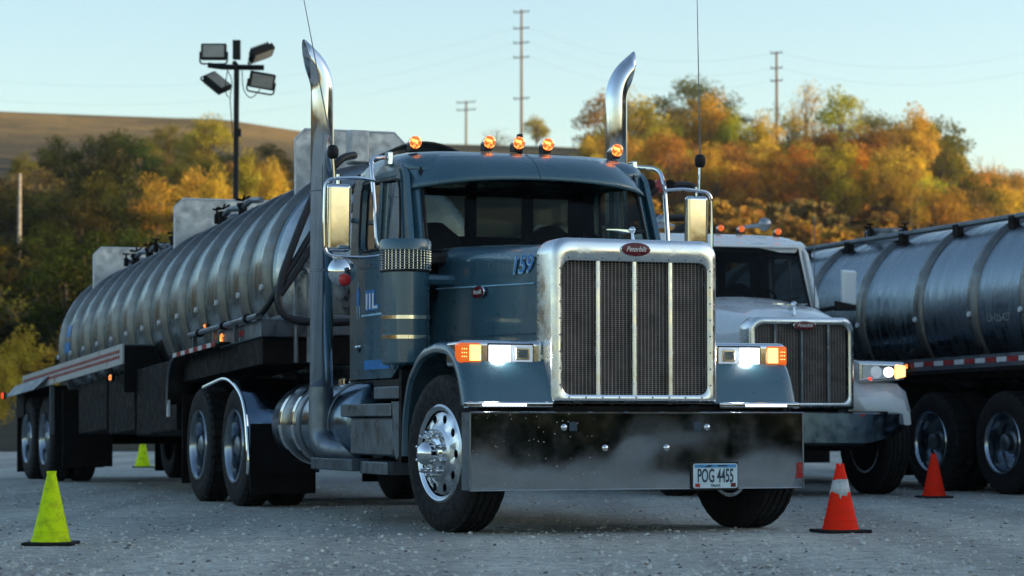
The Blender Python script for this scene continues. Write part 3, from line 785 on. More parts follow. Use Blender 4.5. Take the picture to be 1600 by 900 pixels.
    MB().tube([(-.965, -1.0, 1.75), (-.965, -.68, 1.75)], .04, 8).build('intake_mount', 'blue_paint', A)
    whip(T, (-1.5, -1.47, 2.5), (-1.5, -1.485, 2.70), (-1.5, -1.72, 3.86)); whip(T, (-1.5, 1.44, 2.5), (-1.5, 1.45, 2.74), (-1.5, 1.43, 4.0))
    # steps and battery box, passenger side
    bb = MB().box(-2.08, -.98, -1.17, -.70, .49, .77).build('battery_box', 'diamond_steel', T, bevel=.012)
    MB().box(-2.05, -1.02, -1.18, -1.165, .50, .755).build('box_door', 'dull_steel', bb, bevel=.006)
    MB().box(-2.22, -.97, -1.21, -.70, .775, .868).build('upper_step', 'dull_steel', bb, bevel=.008)
    MB().box(-1.50, -.78, -1.17, -.60, .90, .99).build('step_box', 'dull_steel', bb, bevel=.01)
    MB().box(-2.72, -1.62, -1.30, -.85, .375, .462).build('lower_step', 'diamond_steel', bb, bevel=.008)
    MB().box(-1.61, -.95, -1.24, -.75, .36, .45).build('step_bracket', 'dull_steel', bb, bevel=.008)
    MB().loft([[(-.98, -1.2, .88), (-.80, -1.2, .88), (-.80, -1.2, .50), (-.86, -1.2, .47), (-.97, -1.2, .60), (-.92, -1.2, .70)], [(-.98, -1.17, .88), (-.80, -1.17, .88), (-.80, -1.17, .50), (-.86, -1.17, .47), (-.97, -1.17, .60), (-.92, -1.17, .70)]]).build('side_plate', 'dull_steel', bb)
    MB().box(-2.08, -.98, .70, 1.17, .49, .95).build('tool_box', 'dull_steel', T, bevel=.012)
    MB().box(-2.6, -1.3, -.98, .98, .98, 1.055).build('cab_sill', 'black_plastic', T, bevel=.01)
    # door lettering: blue figure and big letters
    dl = MB().loft([[(-2.44, -1.014, 1.62), (-2.38, -1.014, 1.62), (-2.37, -1.014, 1.72), (-2.40, -1.014, 1.76), (-2.43, -1.014, 1.76), (-2.455, -1.014, 1.72)], [(-2.44, -1.017, 1.62), (-2.38, -1.017, 1.62), (-2.37, -1.017, 1.72), (-2.40, -1.017, 1.76), (-2.43, -1.017, 1.76), (-2.455, -1.017, 1.72)]]).build('door_emblem', 'decal_blue', T)
    for q in (-2.45, -2.385): MB().loft([[(q, -1.013, 1.62), (q+.02, -1.013, 1.62), (q+.015, -1.013, 1.52)], [(q, -1.016, 1.62), (q+.02, -1.016, 1.62), (q+.015, -1.016, 1.52)]]).build('emblem_leg', 'decal_pale', dl)
    MB().box(-2.415, -2.405, -1.016, -1.0135, 1.76, 1.81).build('emblem_tip', 'decal_pale', dl)
    text('IIL', .19, 'door_lettering', 'decal_blue', T, (-2.06, -1.0150, 1.645), RIGHT, extrude=.001, bold=.012, sx=1.7)
    text('IIL', .17, 'door_lettering_inlay', 'letter_white', T, (-2.06, -1.0175, 1.64), RIGHT, extrude=.001, bold=.001, sx=1.9)
    MB().box(-2.32, -1.40, -1.0155, -1.0135, 1.535, 1.55).build('lettering_rule', 'decal_pale', T)
    MB().box(-2.25, -1.62, -1.0155, -1.0135, 1.13, 1.20).build('sill_sign', 'decal_blue', T)
    chassis(T); drives(T)
    wheel(T, .06, -1.06, steer=8, front=True); wheel(T, .06, 1.06, steer=8, front=True, mirror=True)
    MB().box(-2.95, -2.8, -.5, .5, 1.0, 1.6).build('air_line_board', 'chassis_black', T)
    return T
blue_truck()

# ------------------------------------------------------------------ white truck
def white_truck(ox, oy, yaw, label, name='semi_truck', mat='white_paint', qf=True):
    T = truck_root(name, ox, oy, yaw, label=label, cat='truck')
    secs = []
    for x, w, zb, zt, r, cr in ((.50, .54, .95, 1.745, .15, .02), (.40, .58, .95, 1.785, .20, .03), (.1, .70, .95, 1.84, .28, .05), (-.4, .86, .95, 1.92, .34, .06), (-.9, .95, .95, 1.985, .36, .06), (-1.2, .97, .95, 2.01, .36, .05)): secs.append((x, w, zb, zt, r, cr))
    hood = MB().loft(hood_loft(secs)).build('hood', mat, T, angle=45)
    outer = rrect(-.57, .57, .86, 1.77, .13, .02, 8); inner = rrect(-.50, .50, .92, 1.70, .09, .08, 8)
    s0 = MB(); frame_ring(s0, outer, inner, lambda d, p: (.70+d-.06*(p[0]/.57)**2, p[0], p[1]), .05, .03, .22); S = s0.build('grille_surround', 'grille_steel', T, angle=50)
    MB().box(.54, .56, -.53, .53, .88, 1.74).build('radiator_core', 'dark_core', T)
    b = MB(); y = -.49
    while y < .49: b.box(.605, .608, y, y+.004, .92, 1.70); y += .03
    z = .93
    while z < 1.70: b.box(.602, .604, -.49, .49, z, z+.004); z += .018
    b.build('grille_mesh', 'grille_wire', T, kind='stuff')
    for y in (-.285, 0, .285): MB().box(.625, .65, y-.016, y+.016, .905, 1.71).build('grille_bar', 'dull_steel', T, bevel=.009)
    badge(S, (.705, 0, 1.685), .23, .085, lettering=True)
    ornament(hood, .42, 1.80, 1.4)
    for s in (-1, 1):
        # fender block
        rows = []
        for x, z in ((-.70, .55), (-.68, .85), (-.5, 1.07), (-.15, 1.2), (.2, 1.2), (.42, 1.12), (.5, .98), (.53, .85)):
            w = 1.22 if x < .3 else 1.25
            rows.append([(x, s*.55, z), (x, s*(w-.25), z+.0), (x-.01, s*(w-.08), z-.03), (x-.02, s*(w-.01), z-.08), (x-.03, s*w, z-.14), (x-.03, s*(w-.03), z-.15), (x-.04, s*.55, z-.05)])
        f = MB().loft(rows).build('fender', mat, T, angle=50)
        MB().strip([[(.44, s*.57, 1.14), (.44, s*1.13, 1.12)], [(.50, s*.57, 1.0), (.48, s*1.20, .98)], [(.54, s*.57, .85), (.50, s*1.25, .85)]]).build('front_skirt', mat, f, solid=.02)
        # headlight pod
        prs = []
        for x, z0, z1, y0, y1 in ((.1, 1.14, 1.30, .72, 1.16), (.35, 1.12, 1.36, .68, 1.2), (.47, 1.13, 1.34, .68, 1.20), (.50, 1.15, 1.32, .72, 1.18)):
            prs.append([(x, s*y0, z0), (x, s*y1, z0+.03), (x-.05, s*(y1+.02), (z0+z1)/2), (x, s*y1, z1-.01), (x, s*y0, z1)])
        H = MB().loft(prs).build('headlight', 'chrome', T, bevel=.015)
        MB().lathe([(.062, .50), (.06, .508), (.0005, .512)], 'x', (0, s*.87, 1.235), 20).build('high_beam', 'dim_lens', H)
        MB().lathe([(.05, .50), (.048, .512), (.0005, .518)], 'x', (0, s*1.01, 1.235), 20).build('low_beam', 'low_beam', H)
        MB().loft([[(.42, s*1.08, 1.16), (.42, s*1.212, 1.19), (.42, s*1.212, 1.30), (.42, s*1.08, 1.32)], [(.515, s*1.085, 1.17), (.49, s*1.20, 1.19), (.49, s*1.20, 1.30), (.515, s*1.085, 1.31)]]).build('turn_signal', 'amber_hot' if s > 0 else 'amber_lens', H, bevel=.01)
        MB().lathe([(.015, .516), (.012, .522), (.0005, .524)], 'x', (0, s*.80, 1.165), 10).build('side_reflector', 'red_lens', H)
        fuel_tank(T, s, 'dark_polish')
        if qf: quarter_fender(T, s, 'chassis_black')
        # mirror
        m = MB().loft([[(-1.22, s*1.26, 1.99), (-1.22, s*1.44, 1.96), (-1.22, s*1.45, 2.37), (-1.22, s*1.26, 2.38)], [(-1.16, s*1.27, 2.02), (-1.16, s*1.43, 1.99), (-1.16, s*1.44, 2.35), (-1.16, s*1.27, 2.36)]]).build('mirror', mat, T, bevel=.02)
        MB().loft([[(-1.23, s*1.20, 1.93), (-1.23, s*1.44, 1.93), (-1.23, s*1.44, 2.0), (-1.23, s*1.20, 2.04)], [(-1.17, s*1.20, 1.94), (-1.17, s*1.43, 1.94), (-1.17, s*1.43, 1.99), (-1.17, s*1.20, 2.03)]]).build('mirror_base', 'black_plastic', m)
        MB().tube([(-1.22, s*1.3, 1.98), (-1.35, s*.98, 1.92)], .025, 8).build('mirror_arm', 'black_plastic', m)
        MB().tube([(-1.2, s*.955, 1.95), (-1.2, s*.955, 2.95)], .006, 5).build('antenna', 'dull_steel', T)
        # horns
        hb = (-1.72, s*.60, 2.885)
        h = MB().lathe([(.003, -.03), (.05, -.028), (.072, .0), (.068, .03), (.04, .055), (.0005, .06)], 'x', hb, 20).build('air_horn', 'bell_metal', T)
        MB().tube([(-1.74, s*.6, 2.88), (-1.9, s*.38, 2.86)], [.03, .012], 10).build('horn_tube', 'bell_metal', h)
    # swept bumper
    rows = []
    for z_, k in ((.83, 0), (.815, 1), (.53, 1), (.50, 0)):
        row = []
        for i in range(25):
            q = i/12-1; e = max(0, abs(q)-.55)/.45
            x = .80-.30*e**1.6; zz = z_ if z_ > .7 else z_+.13*e
            row.append((x-(0 if k else .04), q*1.17, zz))
        rows.append(row)
    B = MB().strip(rows).build('bumper', 'dark_polish', T, angle=50, solid=.008)
    MB().box(.79, .80, .55, .60, .79, .81).build('bumper_sticker', 'red_paint', B)
    MB().box(.55, .7, -.9, .9, .55, .84).build('bumper_backing', 'chassis_black', B)
    cab(T, mat, visor=False, glass_mat='dark_glass')
    MB().loft([[(-1.30, -.9, 2.60), (-1.30, .9, 2.60), (-1.5, .93, 2.67), (-1.5, -.93, 2.67)], [(-1.31, -.9, 2.635), (-1.31, .9, 2.635), (-1.5, .93, 2.69), (-1.5, -.93, 2.69)]]).build('roof_lip', mat, T, bevel=.01)
    for y in (-.74, -.21, .05, .29, .72): marker_light(T, -1.62, y, 2.825-.05*y*y, 'amber_lens').scale = (.8, .75, .75)
    chassis(T); drives(T)
    wheel(T, .0, -1.06, steer=4, front=True); wheel(T, .0, 1.08, steer=4, front=True, mirror=True)
    MB().box(-2.08, -.98, -1.17, -.70, .49, .95).build('tool_box', 'dull_steel', T, bevel=.012)
    return T
white_truck(2.68, 25.3, 17, 'white semi truck with sloping hood and swept bumper parked behind the blue truck')

# ------------------------------------------------------------------ tank trailers
def tank_trailer(base, yaw, pitch, label, ribs, Rt=.965, zc=1.985, xf=.95, xr=-9.5, tank='tank_metal', plates=(), rear_wheels=(-9.2, -10.5), fifth=True, style=1, rib_r=.06, **kw):
    T = empty('tank_trailer', (base[0], base[1], 0), (0, 0, 0), label=label, cat='trailer')
    T.rotation_mode = 'XYZ'
    T.rotation_euler = (0, -R(pitch), R(yaw-90))
    def loc_z(x, zw): return zw - x*math.sin(R(pitch))      # local z of a world height
    shell = MB().lathe([(Rt-.02, xr), (Rt, xr+.02), (Rt, xf-.02), (Rt-.02, xf)], 'x', (0, 0, zc), 72).build('tank_shell', tank, T, angle=30)
    for nm, x, d in (('front_head', xf, 1), ('rear_head', xr, -1)):
        MB().lathe([(Rt-.015, x-d*.02), (Rt-.03, x+d*.05), (Rt*.88, x+d*.12), (Rt*.7, x+d*.19), (Rt*.4, x+d*.25), (Rt*.15, x+d*.27), (.0005, x+d*.275)], 'x', (0, 0, zc), 72).build(nm, 'head_metal', T, angle=50)
    prof = [(Rt-.01, -.09), (Rt+rib_r*.35, -.075), (Rt+rib_r*.85, -.045), (Rt+rib_r, 0), (Rt+rib_r*.85, .045), (Rt+rib_r*.35, .075), (Rt-.01, .09)]
    rb = MB().lathe(prof, 'x', (0, 0, 0), 72).build('rib', 'rib_metal', T, angle=60, loc=(ribs[0], 0, zc)); rb.data.polygons.foreach_set('use_smooth', [True]*len(rb.data.polygons))
    pg = MB().lathe([(.028, -Rt-rib_r-.015), (.032, -Rt-rib_r), (.032, -Rt+.02)], 'y', (0, 0, -.10), 10).build('drain_plug', 'tape_white', rb)
    for x in ribs[1:]:
        c = cp(rb, T, (x, 0, zc)); cp(pg, c)
    # frame
    fr = MB()
    for s in (-1, 1): fr.box(xr-1.6 if style == 1 else xr, xf-.3, s*.45-.05, s*.45+.05, loc_z(-9, .80) if False else 1.0, 1.2)
    fr.build('trailer_frame', 'chassis_black', T)
    MB().box(-2.0, 1.15, -1.12, 1.12, 1.19, 1.44).build('front_deck', 'chassis_black', T, bevel=.01)
    MB().box(.35, 1.18, -.95, .95, 1.44, 1.62).build('bolster', 'dull_steel', T, bevel=.01)
    for x in (-8.3, -6.5, -4.6, -2.9, -1.2, .5):
        if x > xr: MB().loft([[(x-.05, -.85, 1.2), (x+.05, -.85, 1.2), (x+.05, .85, 1.2), (x-.05, .85, 1.2)], [(x-.05, -.78, 1.46), (x+.05, -.78, 1.46), (x+.05, .78, 1.46), (x-.05, .78, 1.46)]]).build('saddle', 'chassis_black', T)
    # wheels
    for x in rear_wheels:
        zz = loc_z(x, .527)
        wheel(T, x, -1.085, zz); wheel(T, x, 1.085, zz, mirror=True); wheel(T, x, -.76, zz, detail=False); wheel(T, x, .76, zz, detail=False)
        MB().tube([(x, -1, zz), (x, 1, zz)], .07, 10).build('axle', 'chassis_black', T)
        MB().box(x-.5, x+.5, -.5, .5, zz+.2, 1.1).build('suspension', 'chassis_black', T)
    x = max(rear_wheels)+.75
    for xx in (x, x+.55, min(rear_wheels)-.75):
        for s in (-1, 1): MB().box(xx-.01, xx+.01, s*.92-.3, s*.92+.3, loc_z(x, .18), loc_z(x, 1.1)).build('mud_flap', 'chassis_black', T)
    if rear_wheels[0] > -20:
        for x0, x1 in ((-7.4, -5.7), (-5.6, -4.2), (-4.1, -2.2)):  # dark boxes added to stand in for the blackness under the tank
            for s in (-1, 1): MB().box(x0, x1, s*.82-.3, s*.82+.3, loc_z((x0+x1)/2, .62), 1.44).build('shade_filler', 'chassis_black', T, bevel=.02)
    # landing gear
    for s in (-1, 1):
        lg = MB().box(-3.2, -3.06, s*.6-.07, s*.6+.07, loc_z(-3.1, .45), 1.2).build('landing_leg', 'chassis_black', T)
        MB().box(-3.3, -2.96, s*.6-.14, s*.6+.14, loc_z(-3.1, .40), loc_z(-3.1, .45)).build('leg_foot', 'chassis_black', lg)
    return T, shell
a0 = R(20.3)
TB = (.608-6*math.sin(a0), 17.216+6*math.cos(a0))
ribs1 = [.76-.838*k for k in range(13)]
T1, sh1 = tank_trailer(TB, 20.3, 2.1, 'long ribbed aluminium tank trailer hitched behind the blue truck', ribs1)
def plate_panel(T, x, hw, z0, z1, ch=.09):
    pl = [(-hw, z0), (-hw, z1-ch), (-hw+ch, z1), (hw-ch, z1), (hw, z1-ch), (hw, z0)]
    p = MB().loft([[(x-.012, u, v) for u, v in pl], [(x+.012, u, v) for u, v in pl]]).build('coaming_panel', 'panel_metal', T)
    MB().tube([(x+.006, u, v) for u, v in pl], .014, 4).build('panel_flange', 'tape_white', p)
    return p
def hatch(T, x, y, zt):
    h = MB().lathe([(.24, zt-.12), (.24, zt), (.26, zt+.005), (.26, zt+.03), (.22, zt+.05), (.0005, zt+.07)], 'z', (x, y, 0), 32).build('manhole', 'dull_steel', T)
    for a in (20, 110, 200, 290):
        cx, cy = x+.29*math.cos(R(a)), y+.29*math.sin(R(a))
        MB().box(cx-.025, cx+.025, cy-.025, cy+.025, zt-.05, zt+.05).build('clamp', 'chassis_black', h)
        w = MB()
        for q in (0, 90): w.tube([(cx-.05*math.cos(R(q+a)), cy-.05*math.sin(R(q+a)), zt+.10), (cx+.05*math.cos(R(q+a)), cy+.05*math.sin(R(q+a)), zt+.10)], .009, 5)
        w.tube([(cx, cy, zt+.02), (cx, cy, zt+.1)], .014, 6); w.build('wing_nut', 'chassis_black', h)
for x, hw, zt in ((.06, .52, 3.41), (-4.45, .63, 3.31), (-9.05, .63, 3.25)): plate_panel(T1, x, hw, 2.72, zt)
for x in (-.4, -3.6, -6.6, -8.3): hatch(T1, x, -.12, 2.99)
for x, y in ((-2.45, -.38), (-3.2, -.40), (-5.6, -.38), (-6.9, -.38), (-7.6, -.4)):
    v = MB().lathe([(.045, 2.82), (.045, 2.99), (.06, 3.0), (.06, 3.03), (.0005, 3.04)], 'z', (x, y, 0), 14).build('vent_valve', 'chassis_black', T1)
    for q in (0, 60, 120): MB().tube([(x-.075*math.cos(R(q)), y-.075*math.sin(R(q)), 3.09-.02), (x, y, 3.06), (x+.075*math.cos(R(q)), y+.075*math.sin(R(q)), 3.10)], .011, 5).build('valve_handle', 'chassis_black', v)
    MB().tube([(x, y, 2.99), (x+.25, y+.02, 3.03), (x+.55, y+.05, 3.0)], .03, 8).build('vent_pipe', 'dull_steel', v)
# cabinet and black cover in front of the first panel
MB().box(.45, .62, -.16, .02, 3.04, 3.34).build('valve_cabinet', 'panel_metal', T1, bevel=.02)
cov = MB(); rows = []
for i in range(3):
    rows.append([(-.1+.3*i, .12+.95*k/12, 2.86+.42*math.sin(math.pi*(k+2)/16)**.6) for k in range(13)])
cov.strip(rows).build('hose_cover', 'hose_rubber', T1, solid=.02, angle=60)
# rear side fender with reflective tape and slanted canopy
rf = MB().box(-10.6, -4.15, -1.26, -1.24, 1.50, 1.715).build('rear_fender', 'panel_metal', T1)
MB().box(-10.6, -4.15, -1.24, -.75, 1.69, 1.712).build('fender_top', 'dull_steel', rf)
MB().box(-4.17, -4.15, -1.24, -.3, 1.2, 1.70).build('fender_end', 'chassis_black', rf)
tp = MB()
for k in range(44):
    x = -4.30-.142*k
    tp.box(x-.09, x, -1.264, -1.2605, 1.625, 1.66); tp.box(x-.09, x, -1.264, -1.2605, 1.565, 1.60)
tp.build('reflector_tape', 'tape_red', rf, kind='stuff')
MB().loft([[(-8.6, -1.26, 1.62), (-11.15, -1.26, 1.62), (-11.15, -1.24, 1.62), (-8.6, -1.24, 1.62)], [(-8.9, -1.40, 1.46), (-11.2, -1.40, 1.46), (-11.2, -1.38, 1.46), (-8.9, -1.38, 1.46)]]).build('rear_canopy', 'dull_steel', T1)
MB().box(-11.2, -10.6, -1.24, 1.24, 1.2, 1.6).build('rear_deck', 'chassis_black', T1)
MB().box(-8.62, -8.57, -1.25, -1.20, .9, 1.5).build('fender_post', 'dull_steel', T1)
def side_lamp(T, x, y, z, r=.04, mat='marker_lens'):
    o = MB().lathe([(r*1.25, y+.02), (r*1.25, y-.01), (r, y-.015)], 'y', (x, 0, z), 16).build('side_lamp', 'black_plastic', T)
    MB().lathe([(r*.95, y-.012), (r*.8, y-.03), (.0005, y-.036)], 'y', (x, 0, z), 16).build('lens', mat, o)
side_lamp(T1, -5.0, -1.2, 1.40, .035); side_lamp(T1, -.15, -1.14, 1.50, .045); side_lamp(T1, -11.15, -1.41, 1.49, .04, 'red_lens'); side_lamp(T1, -.8, -1.14, 1.66, .02)
# front fender skirt over the tractor drives
P = arc_path([(-2.02, 0, .98), (-1.98, 0, 1.28), (-1.72, 0, 1.445), (.12, 0, 1.45)], .16, 5)
MB().strip([[(p.x, -1.25, p.z), (p.x, -.9, p.z)] for p in P]).build('front_fender', 'chassis_black', T1, solid=.02)
MB().tube([(p.x, -1.252, p.z) for p in P], .014, 6).build('fender_edge', 'dull_steel', T1)
MB().box(-2.05, -1.98, -1.25, -1.23, .86, 1.02).build('skirt_reflector', 'tape_white', T1)
for k in range(10):
    x = -1.68+.175*k
    MB().box(x, x+.16, -1.272, -1.268, 1.415, 1.455).build('reflector_strip', 'tape_red' if k % 2 else 'tape_white', T1)
pp = MB().tube([(-1.25, -1.2, 1.60), (1.33, -1.2, 1.59)], .028, 10).build('side_pipe', 'dull_steel', T1)
for x in (-.85, .1, .95): MB().lathe([(.04, x-.03), (.04, x+.03)], 'x', (0, -1.2, 1.595), 12).build('pipe_clamp', 'chassis_black', pp)
for x in (-1.1, -.3, .5): MB().box(x-.02, x+.02, -1.21, -1.17, 1.42, 1.60).build('pipe_post', 'dull_steel', pp)
MB().box(-.3, 1.2, -1.15, -.5, 1.42, 1.58).build('deck_box', 'dull_steel', T1, bevel=.01)
MB().box(.42, .62, -1.158, -1.15, 1.47, 1.52).build('red_tag', 'tape_red', T1)
MB().tube(arc_path([(1.25, -.85, 1.2), (1.25, -.85, 1.98), (1.3, -.80, 2.02), (1.3, -.75, 1.98), (1.3, -.75, 1.2)], .05), .02, 8).build('hose_hanger', 'dull_steel', T1)
MB().tube(arc_path([(1.2, -.30, 3.02), (1.32, -.45, 2.98), (1.35, -.68, 2.72), (1.35, -.83, 2.38), (1.36, -1.0, 1.94), (1.38, -1.05, 1.72), (1.4, -.99, 1.58), (1.42, -.88, 1.54), (1.45, -.60, 1.53), (1.5, -.2, 1.55)], .2, 6), .034, 10).build('air_hose', 'hose_rubber', T1, angle=60)
MB().tube(arc_path([(1.3, -.30, 2.75), (1.34, -.69, 2.38), (1.35, -.89, 2.05), (1.36, -1.02, 1.86), (1.3, -1.14, 1.64), (1.1, -1.15, 1.6)], .2, 6), .030, 10).build('air_hose', 'hose_rubber', T1, angle=60)
MB().tube(arc_path([(1.38, -.35, 2.55), (1.38, -.69, 2.27), (1.38, -.89, 1.95), (1.38, -1.02, 1.77)], .2, 6), .028, 10).build('air_hose', 'hose_rubber', T1, angle=60)
MB().box(-9.33, -9.31, -.99, -.96, 2.15, 2.2).build('tank_sign', 'decal_blue', T1)
def tank_decal(T, x0, x1, z0, z1, Rt, zc, mat, nm='tank_decal'):
    rows = []
    for i in range(5):
        z = z0+(z1-z0)*i/4; y = -math.sqrt((Rt+.004)**2-(z-zc)**2); rows.append([(x0, y, z), (x1, y, z)])
    MB().strip(rows).build(nm, mat, T)
tank_decal(T1, -9.15, -8.85, 2.12, 2.27, .965, 1.985, 'decal_blue'); tank_decal(T1, -9.18, -8.8, 1.92, 2.05, .965, 1.985, 'decal_blue')

# trailer behind the white truck
a1 = R(17); TW = (2.68-6*math.sin(a1), 25.3+6*math.cos(a1))
T2, sh2 = tank_trailer(TW, 17, 1.8, 'tank trailer hitched behind the white truck, black pipes and valves on top', [.76-.838*k for k in range(13)])
plate_panel(T2, -.3, .6, 2.72, 3.2)
pz = MB().tube(arc_path([(-.2, .55, 2.8), (-.2, .6, 3.25), (-.2, 1.0, 3.72), (-.2, 1.6, 3.78), (-.2, 1.75, 3.4), (-.2, 1.2, 3.1)], .2), .05, 8).build('vacuum_pipe', 'hose_rubber', T2)
MB().tube([(-.2, .3, 3.32), (-.2, 1.5, 3.34)], .045, 8).build('cross_pipe', 'hose_rubber', pz)
for y in (.95, 1.1, 1.22): MB().lathe([(.03, -.05), (.085, -.04), (.085, .04), (.03, .05)], 'x', (-.2, y, 3.74), 12).build('pipe_valve', 'chassis_black' if y != 1.1 else 'tape_red', pz)
rows = []
for i in range(3): rows.append([(-.6+.4*i, -.75+1.6*k/14, 2.85+.42*math.sin(math.pi*(k+1.5)/17)**.6) for k in range(15)])
MB().strip(rows).build('hose_cover', 'hose_rubber', T2, solid=.02, angle=60)

# third rig on the right
O3 = (6.10, 25.85); A3 = 22
ribs3 = [.1, -.86, -1.95, -3.2, -4.45, -5.7, -6.9, 1.2, 2.3, 3.4]
T3, sh3 = tank_trailer(O3, A3, .8, 'large tank trailer with dark lower side and red and white tape at the right edge', ribs3, Rt=.98, zc=1.98, xf=4.2, xr=-7.4, tank='tank_metal_dark', rear_wheels=(-9.2, -10.5), rib_r=.045)
rl = MB().tube([(-7.2, -.52, 2.93), (3.9, -.52, 2.91)], .032, 10).build('top_rail', 'dull_steel', T3)
for x in (-6.3, -5.3, -4.25, -3.0, -1.85, -.75, .2, 1.3, 2.4): MB().box(x-.05, x+.05, -.56, -.48, 2.76, 2.93).build('rail_post', 'chassis_black', rl)
for x in (-4.1,): hatch(T3, x, -.1, 3.03)
MB().box(-6.0, 2.6, -1.25, -1.22, 1.30, 1.43).build('side_rail', 'dull_steel', T3)
for k in range(26):
    x = -3.2+.2*k; MB().box(x, x+.18, -1.256, -1.251, 1.345, 1.395).build('reflector_strip', 'tape_red' if k % 2 else 'tape_white', T3)
MB().box(-6.0, 2.6, -1.25, -.6, 1.26, 1.30).build('side_deck', 'chassis_black', T3)
side_lamp(T3, -1.72, -1.26, 1.36, .025)
MB().lathe([(.08, -1.1), (.08, -1.2), (.05, -1.22), (.001, -1.225)], 'y', (-1.72, 0, 1.47), 16).build('green_cap', 'chassis_black', T3)
def curved_text(T, s, size, x, z, Rt, zc):
    y = -math.sqrt((Rt+.006)**2-(z-zc)**2); o = text(s, size, 'tank_lettering', 'grey_text', T, (x, y, z), RIGHT, extrude=.001, bold=.002)
    o.rotation_euler = (math.pi/2-math.asin((z-zc)/Rt), 0, 0)
curved_text(T3, 'OH25427', .11, -.38, 1.82, .98, 1.98)
hx, hy = math.sin(R(A3)), -math.cos(R(A3))
white_truck(O3[0]+5.5*hx, O3[1]+5.5*hy, A3, 'semi truck pulling the right-hand tank trailer, only its rear tyres inside the frame', qf=False)
# fourth trailer, seen only as a wheel beyond
T4, sh4 = tank_trailer((6.2+9.2*hx+1.1*math.cos(R(A3)), 36.6+9.2*hy+1.1*math.sin(R(A3))), A3, .8, 'farther tank trailer beyond the right-hand one, its wheel showing behind the orange cone', [.76-.9*k for k in range(12)], Rt=.9, zc=1.9)

# ------------------------------------------------------------------ traffic cones
def cone(x, y, h, mat, label, sleeve=False, rot=0, group=None):
    k = h/.44; c = empty('traffic_cone', (x, y, 0), (0, 0, R(rot)), label=label, cat='cone', group=group)
    w = .155*k
    MB().box(-w, w, -w, w, 0, .022).build('base', 'rubber', c, bevel=.01)
    r0, r1 = .112*k, .026*k
    b = MB().lathe([(r0+.012, .022), (r0, .05)] + [(r0+(r1-r0)*t, .05+(h-.05)*t) for t in (.2, .4, .6, .8, .97, 1)] + [(r1-.006, h), (r1-.01, h-.03)], 'z', (0, 0, 0), 36).build('cone_body', mat, c, angle=50)
    MB().lathe([(r0-(r0-r1)*.09+.0005, .078*k), (r0-(r0-r1)*.09+.004, .08*k), (r0-(r0-r1)*.12+.004, .094*k), (r0-(r0-r1)*.12+.0005, .096*k)], 'z', (0, 0, 0), 36).build('moulded_band', mat, c, angle=50)
    for q in range(4):
        a = math.pi/2*q+.5; MB().box(-.008, .008, -.005, .005, h-.004, h+.012).build('top_lug', mat, c, loc=(r1*.85*math.cos(a), r1*.85*math.sin(a), 0))
    if sleeve:
        rows = []; n = 40
        for z, e in ((.61, 0), (.70, 0), (.80, 0)):
            row = []
            for i in range(n+1):
                a = 2*math.pi*i/n; zz = z*h
                if z == .61: zz -= .05*k*(.5+.5*math.sin(a*3+1))*random.uniform(.3, 1.3)
                if z == .80: zz -= .012*random.random()
                t = (zz-.05)/(h-.05); r = r0+(r1-r0)*t+.003; row.append((r*math.cos(a), r*math.sin(a), zz))
            rows.append(row)
        MB().strip(rows).build('torn_sleeve', 'cone_sleeve', c, solid=.002)
    return c
cone(-2.76, 15.0, .43, 'cone_lime', 'faded lime green traffic cone on the gravel at the lower left')
cone(2.19, 16.7, .447, 'cone_orange', 'orange traffic cone with torn silver sleeve at the lower right', True, 20)
cone(4.09, 24.26, .42, 'cone_orange', 'plain orange traffic cone standing farther back at the right', False, 10)
cone(-5.95, 40.3, .46, 'cone_lime', 'lime cone in the dark under the long trailer, left of two', rot=12)
cone(-5.6, 40.0, .46, 'cone_lime', 'lime cone in the dark under the long trailer, right of two', rot=12)

# ------------------------------------------------------------------ floodlight mast
def mast():
    D = 40.0; s = FPX/D; X = lambda px: (px-800)/s; Z = lambda py: CAM_H+(659-py)/s
    m = empty('floodlight_mast', (X(367), D, 0), label='thin black mast with four square floodlights behind the tank trailer', cat='light mast')
    def L(px, py, y=0): return (X(px)-X(367), y, Z(py))
    MB().tube([(0, 0, 0), (0, 0, Z(100))], .045, 10).build('pole', 'black_plastic', m)
    MB().box(-.06, .06, -.06, .06, Z(90), Z(60)).build('pole_top', 'black_plastic', m)
    arm = MB().tube([L(322, 99), L(345, 102), L(410, 103)], .045, 8).build('cross_arm', 'black_plastic', m)
    MB().tube([(0, -.3, Z(100)), (0, .3, Z(100))], .04, 8).build('cross_arm', 'black_plastic', m)
    for (px, py, rx, ry, rz, yy) in ((331, 78, -6, 0, 0, 0), (404, 77, 62, -22, 30, .25), (334, 123, -60, 38, -20, .25), (408, 125, 14, 8, 14, -.1)):
        h = empty('floodlight', L(px, py, yy)); h.parent = m; h.rotation_euler = (R(rx), R(ry), R(rz))
        MB().box(-.205, .205, -.05, .06, -.13, .13).build('lamp_housing', 'black_plastic', h, bevel=.015)
        MB().box(-.17, .17, -.058, -.052, -.10, .10).build('lamp_glass', 'flood_glass', h)
        fn = MB()
        for k in range(7): fn.box(-.16+.05*k, -.145+.05*k, .06, .12, -.1, .1)
        fn.build('cooling_fins', 'black_plastic', h)
        MB().tube(arc_path([(-.22, 0, 0), (-.22, 0, -.2), (.22, 0, -.2), (.22, 0, 0)], .06), .014, 6).build('yoke', 'black_plastic', h)
    for pts in ([(352, 105), (362, 125), (357, 150), (360, 180), (362, 215)], [(376, 108), (378, 140), (390, 155), (405, 138)], [(356, 150), (352, 148), (350, 130), (354, 105)]):
        MB().tube(arc_path([L(*p, -.06) for p in pts], .3), .008, 5).build('cable', 'black_plastic', m)
    MB().box(-.02, .08, -.06, .04, Z(212), Z(200)).build('junction_box', 'black_plastic', m)
simple('flood_glass', (.35, .33, .28), .3, 0, .1)
mast()

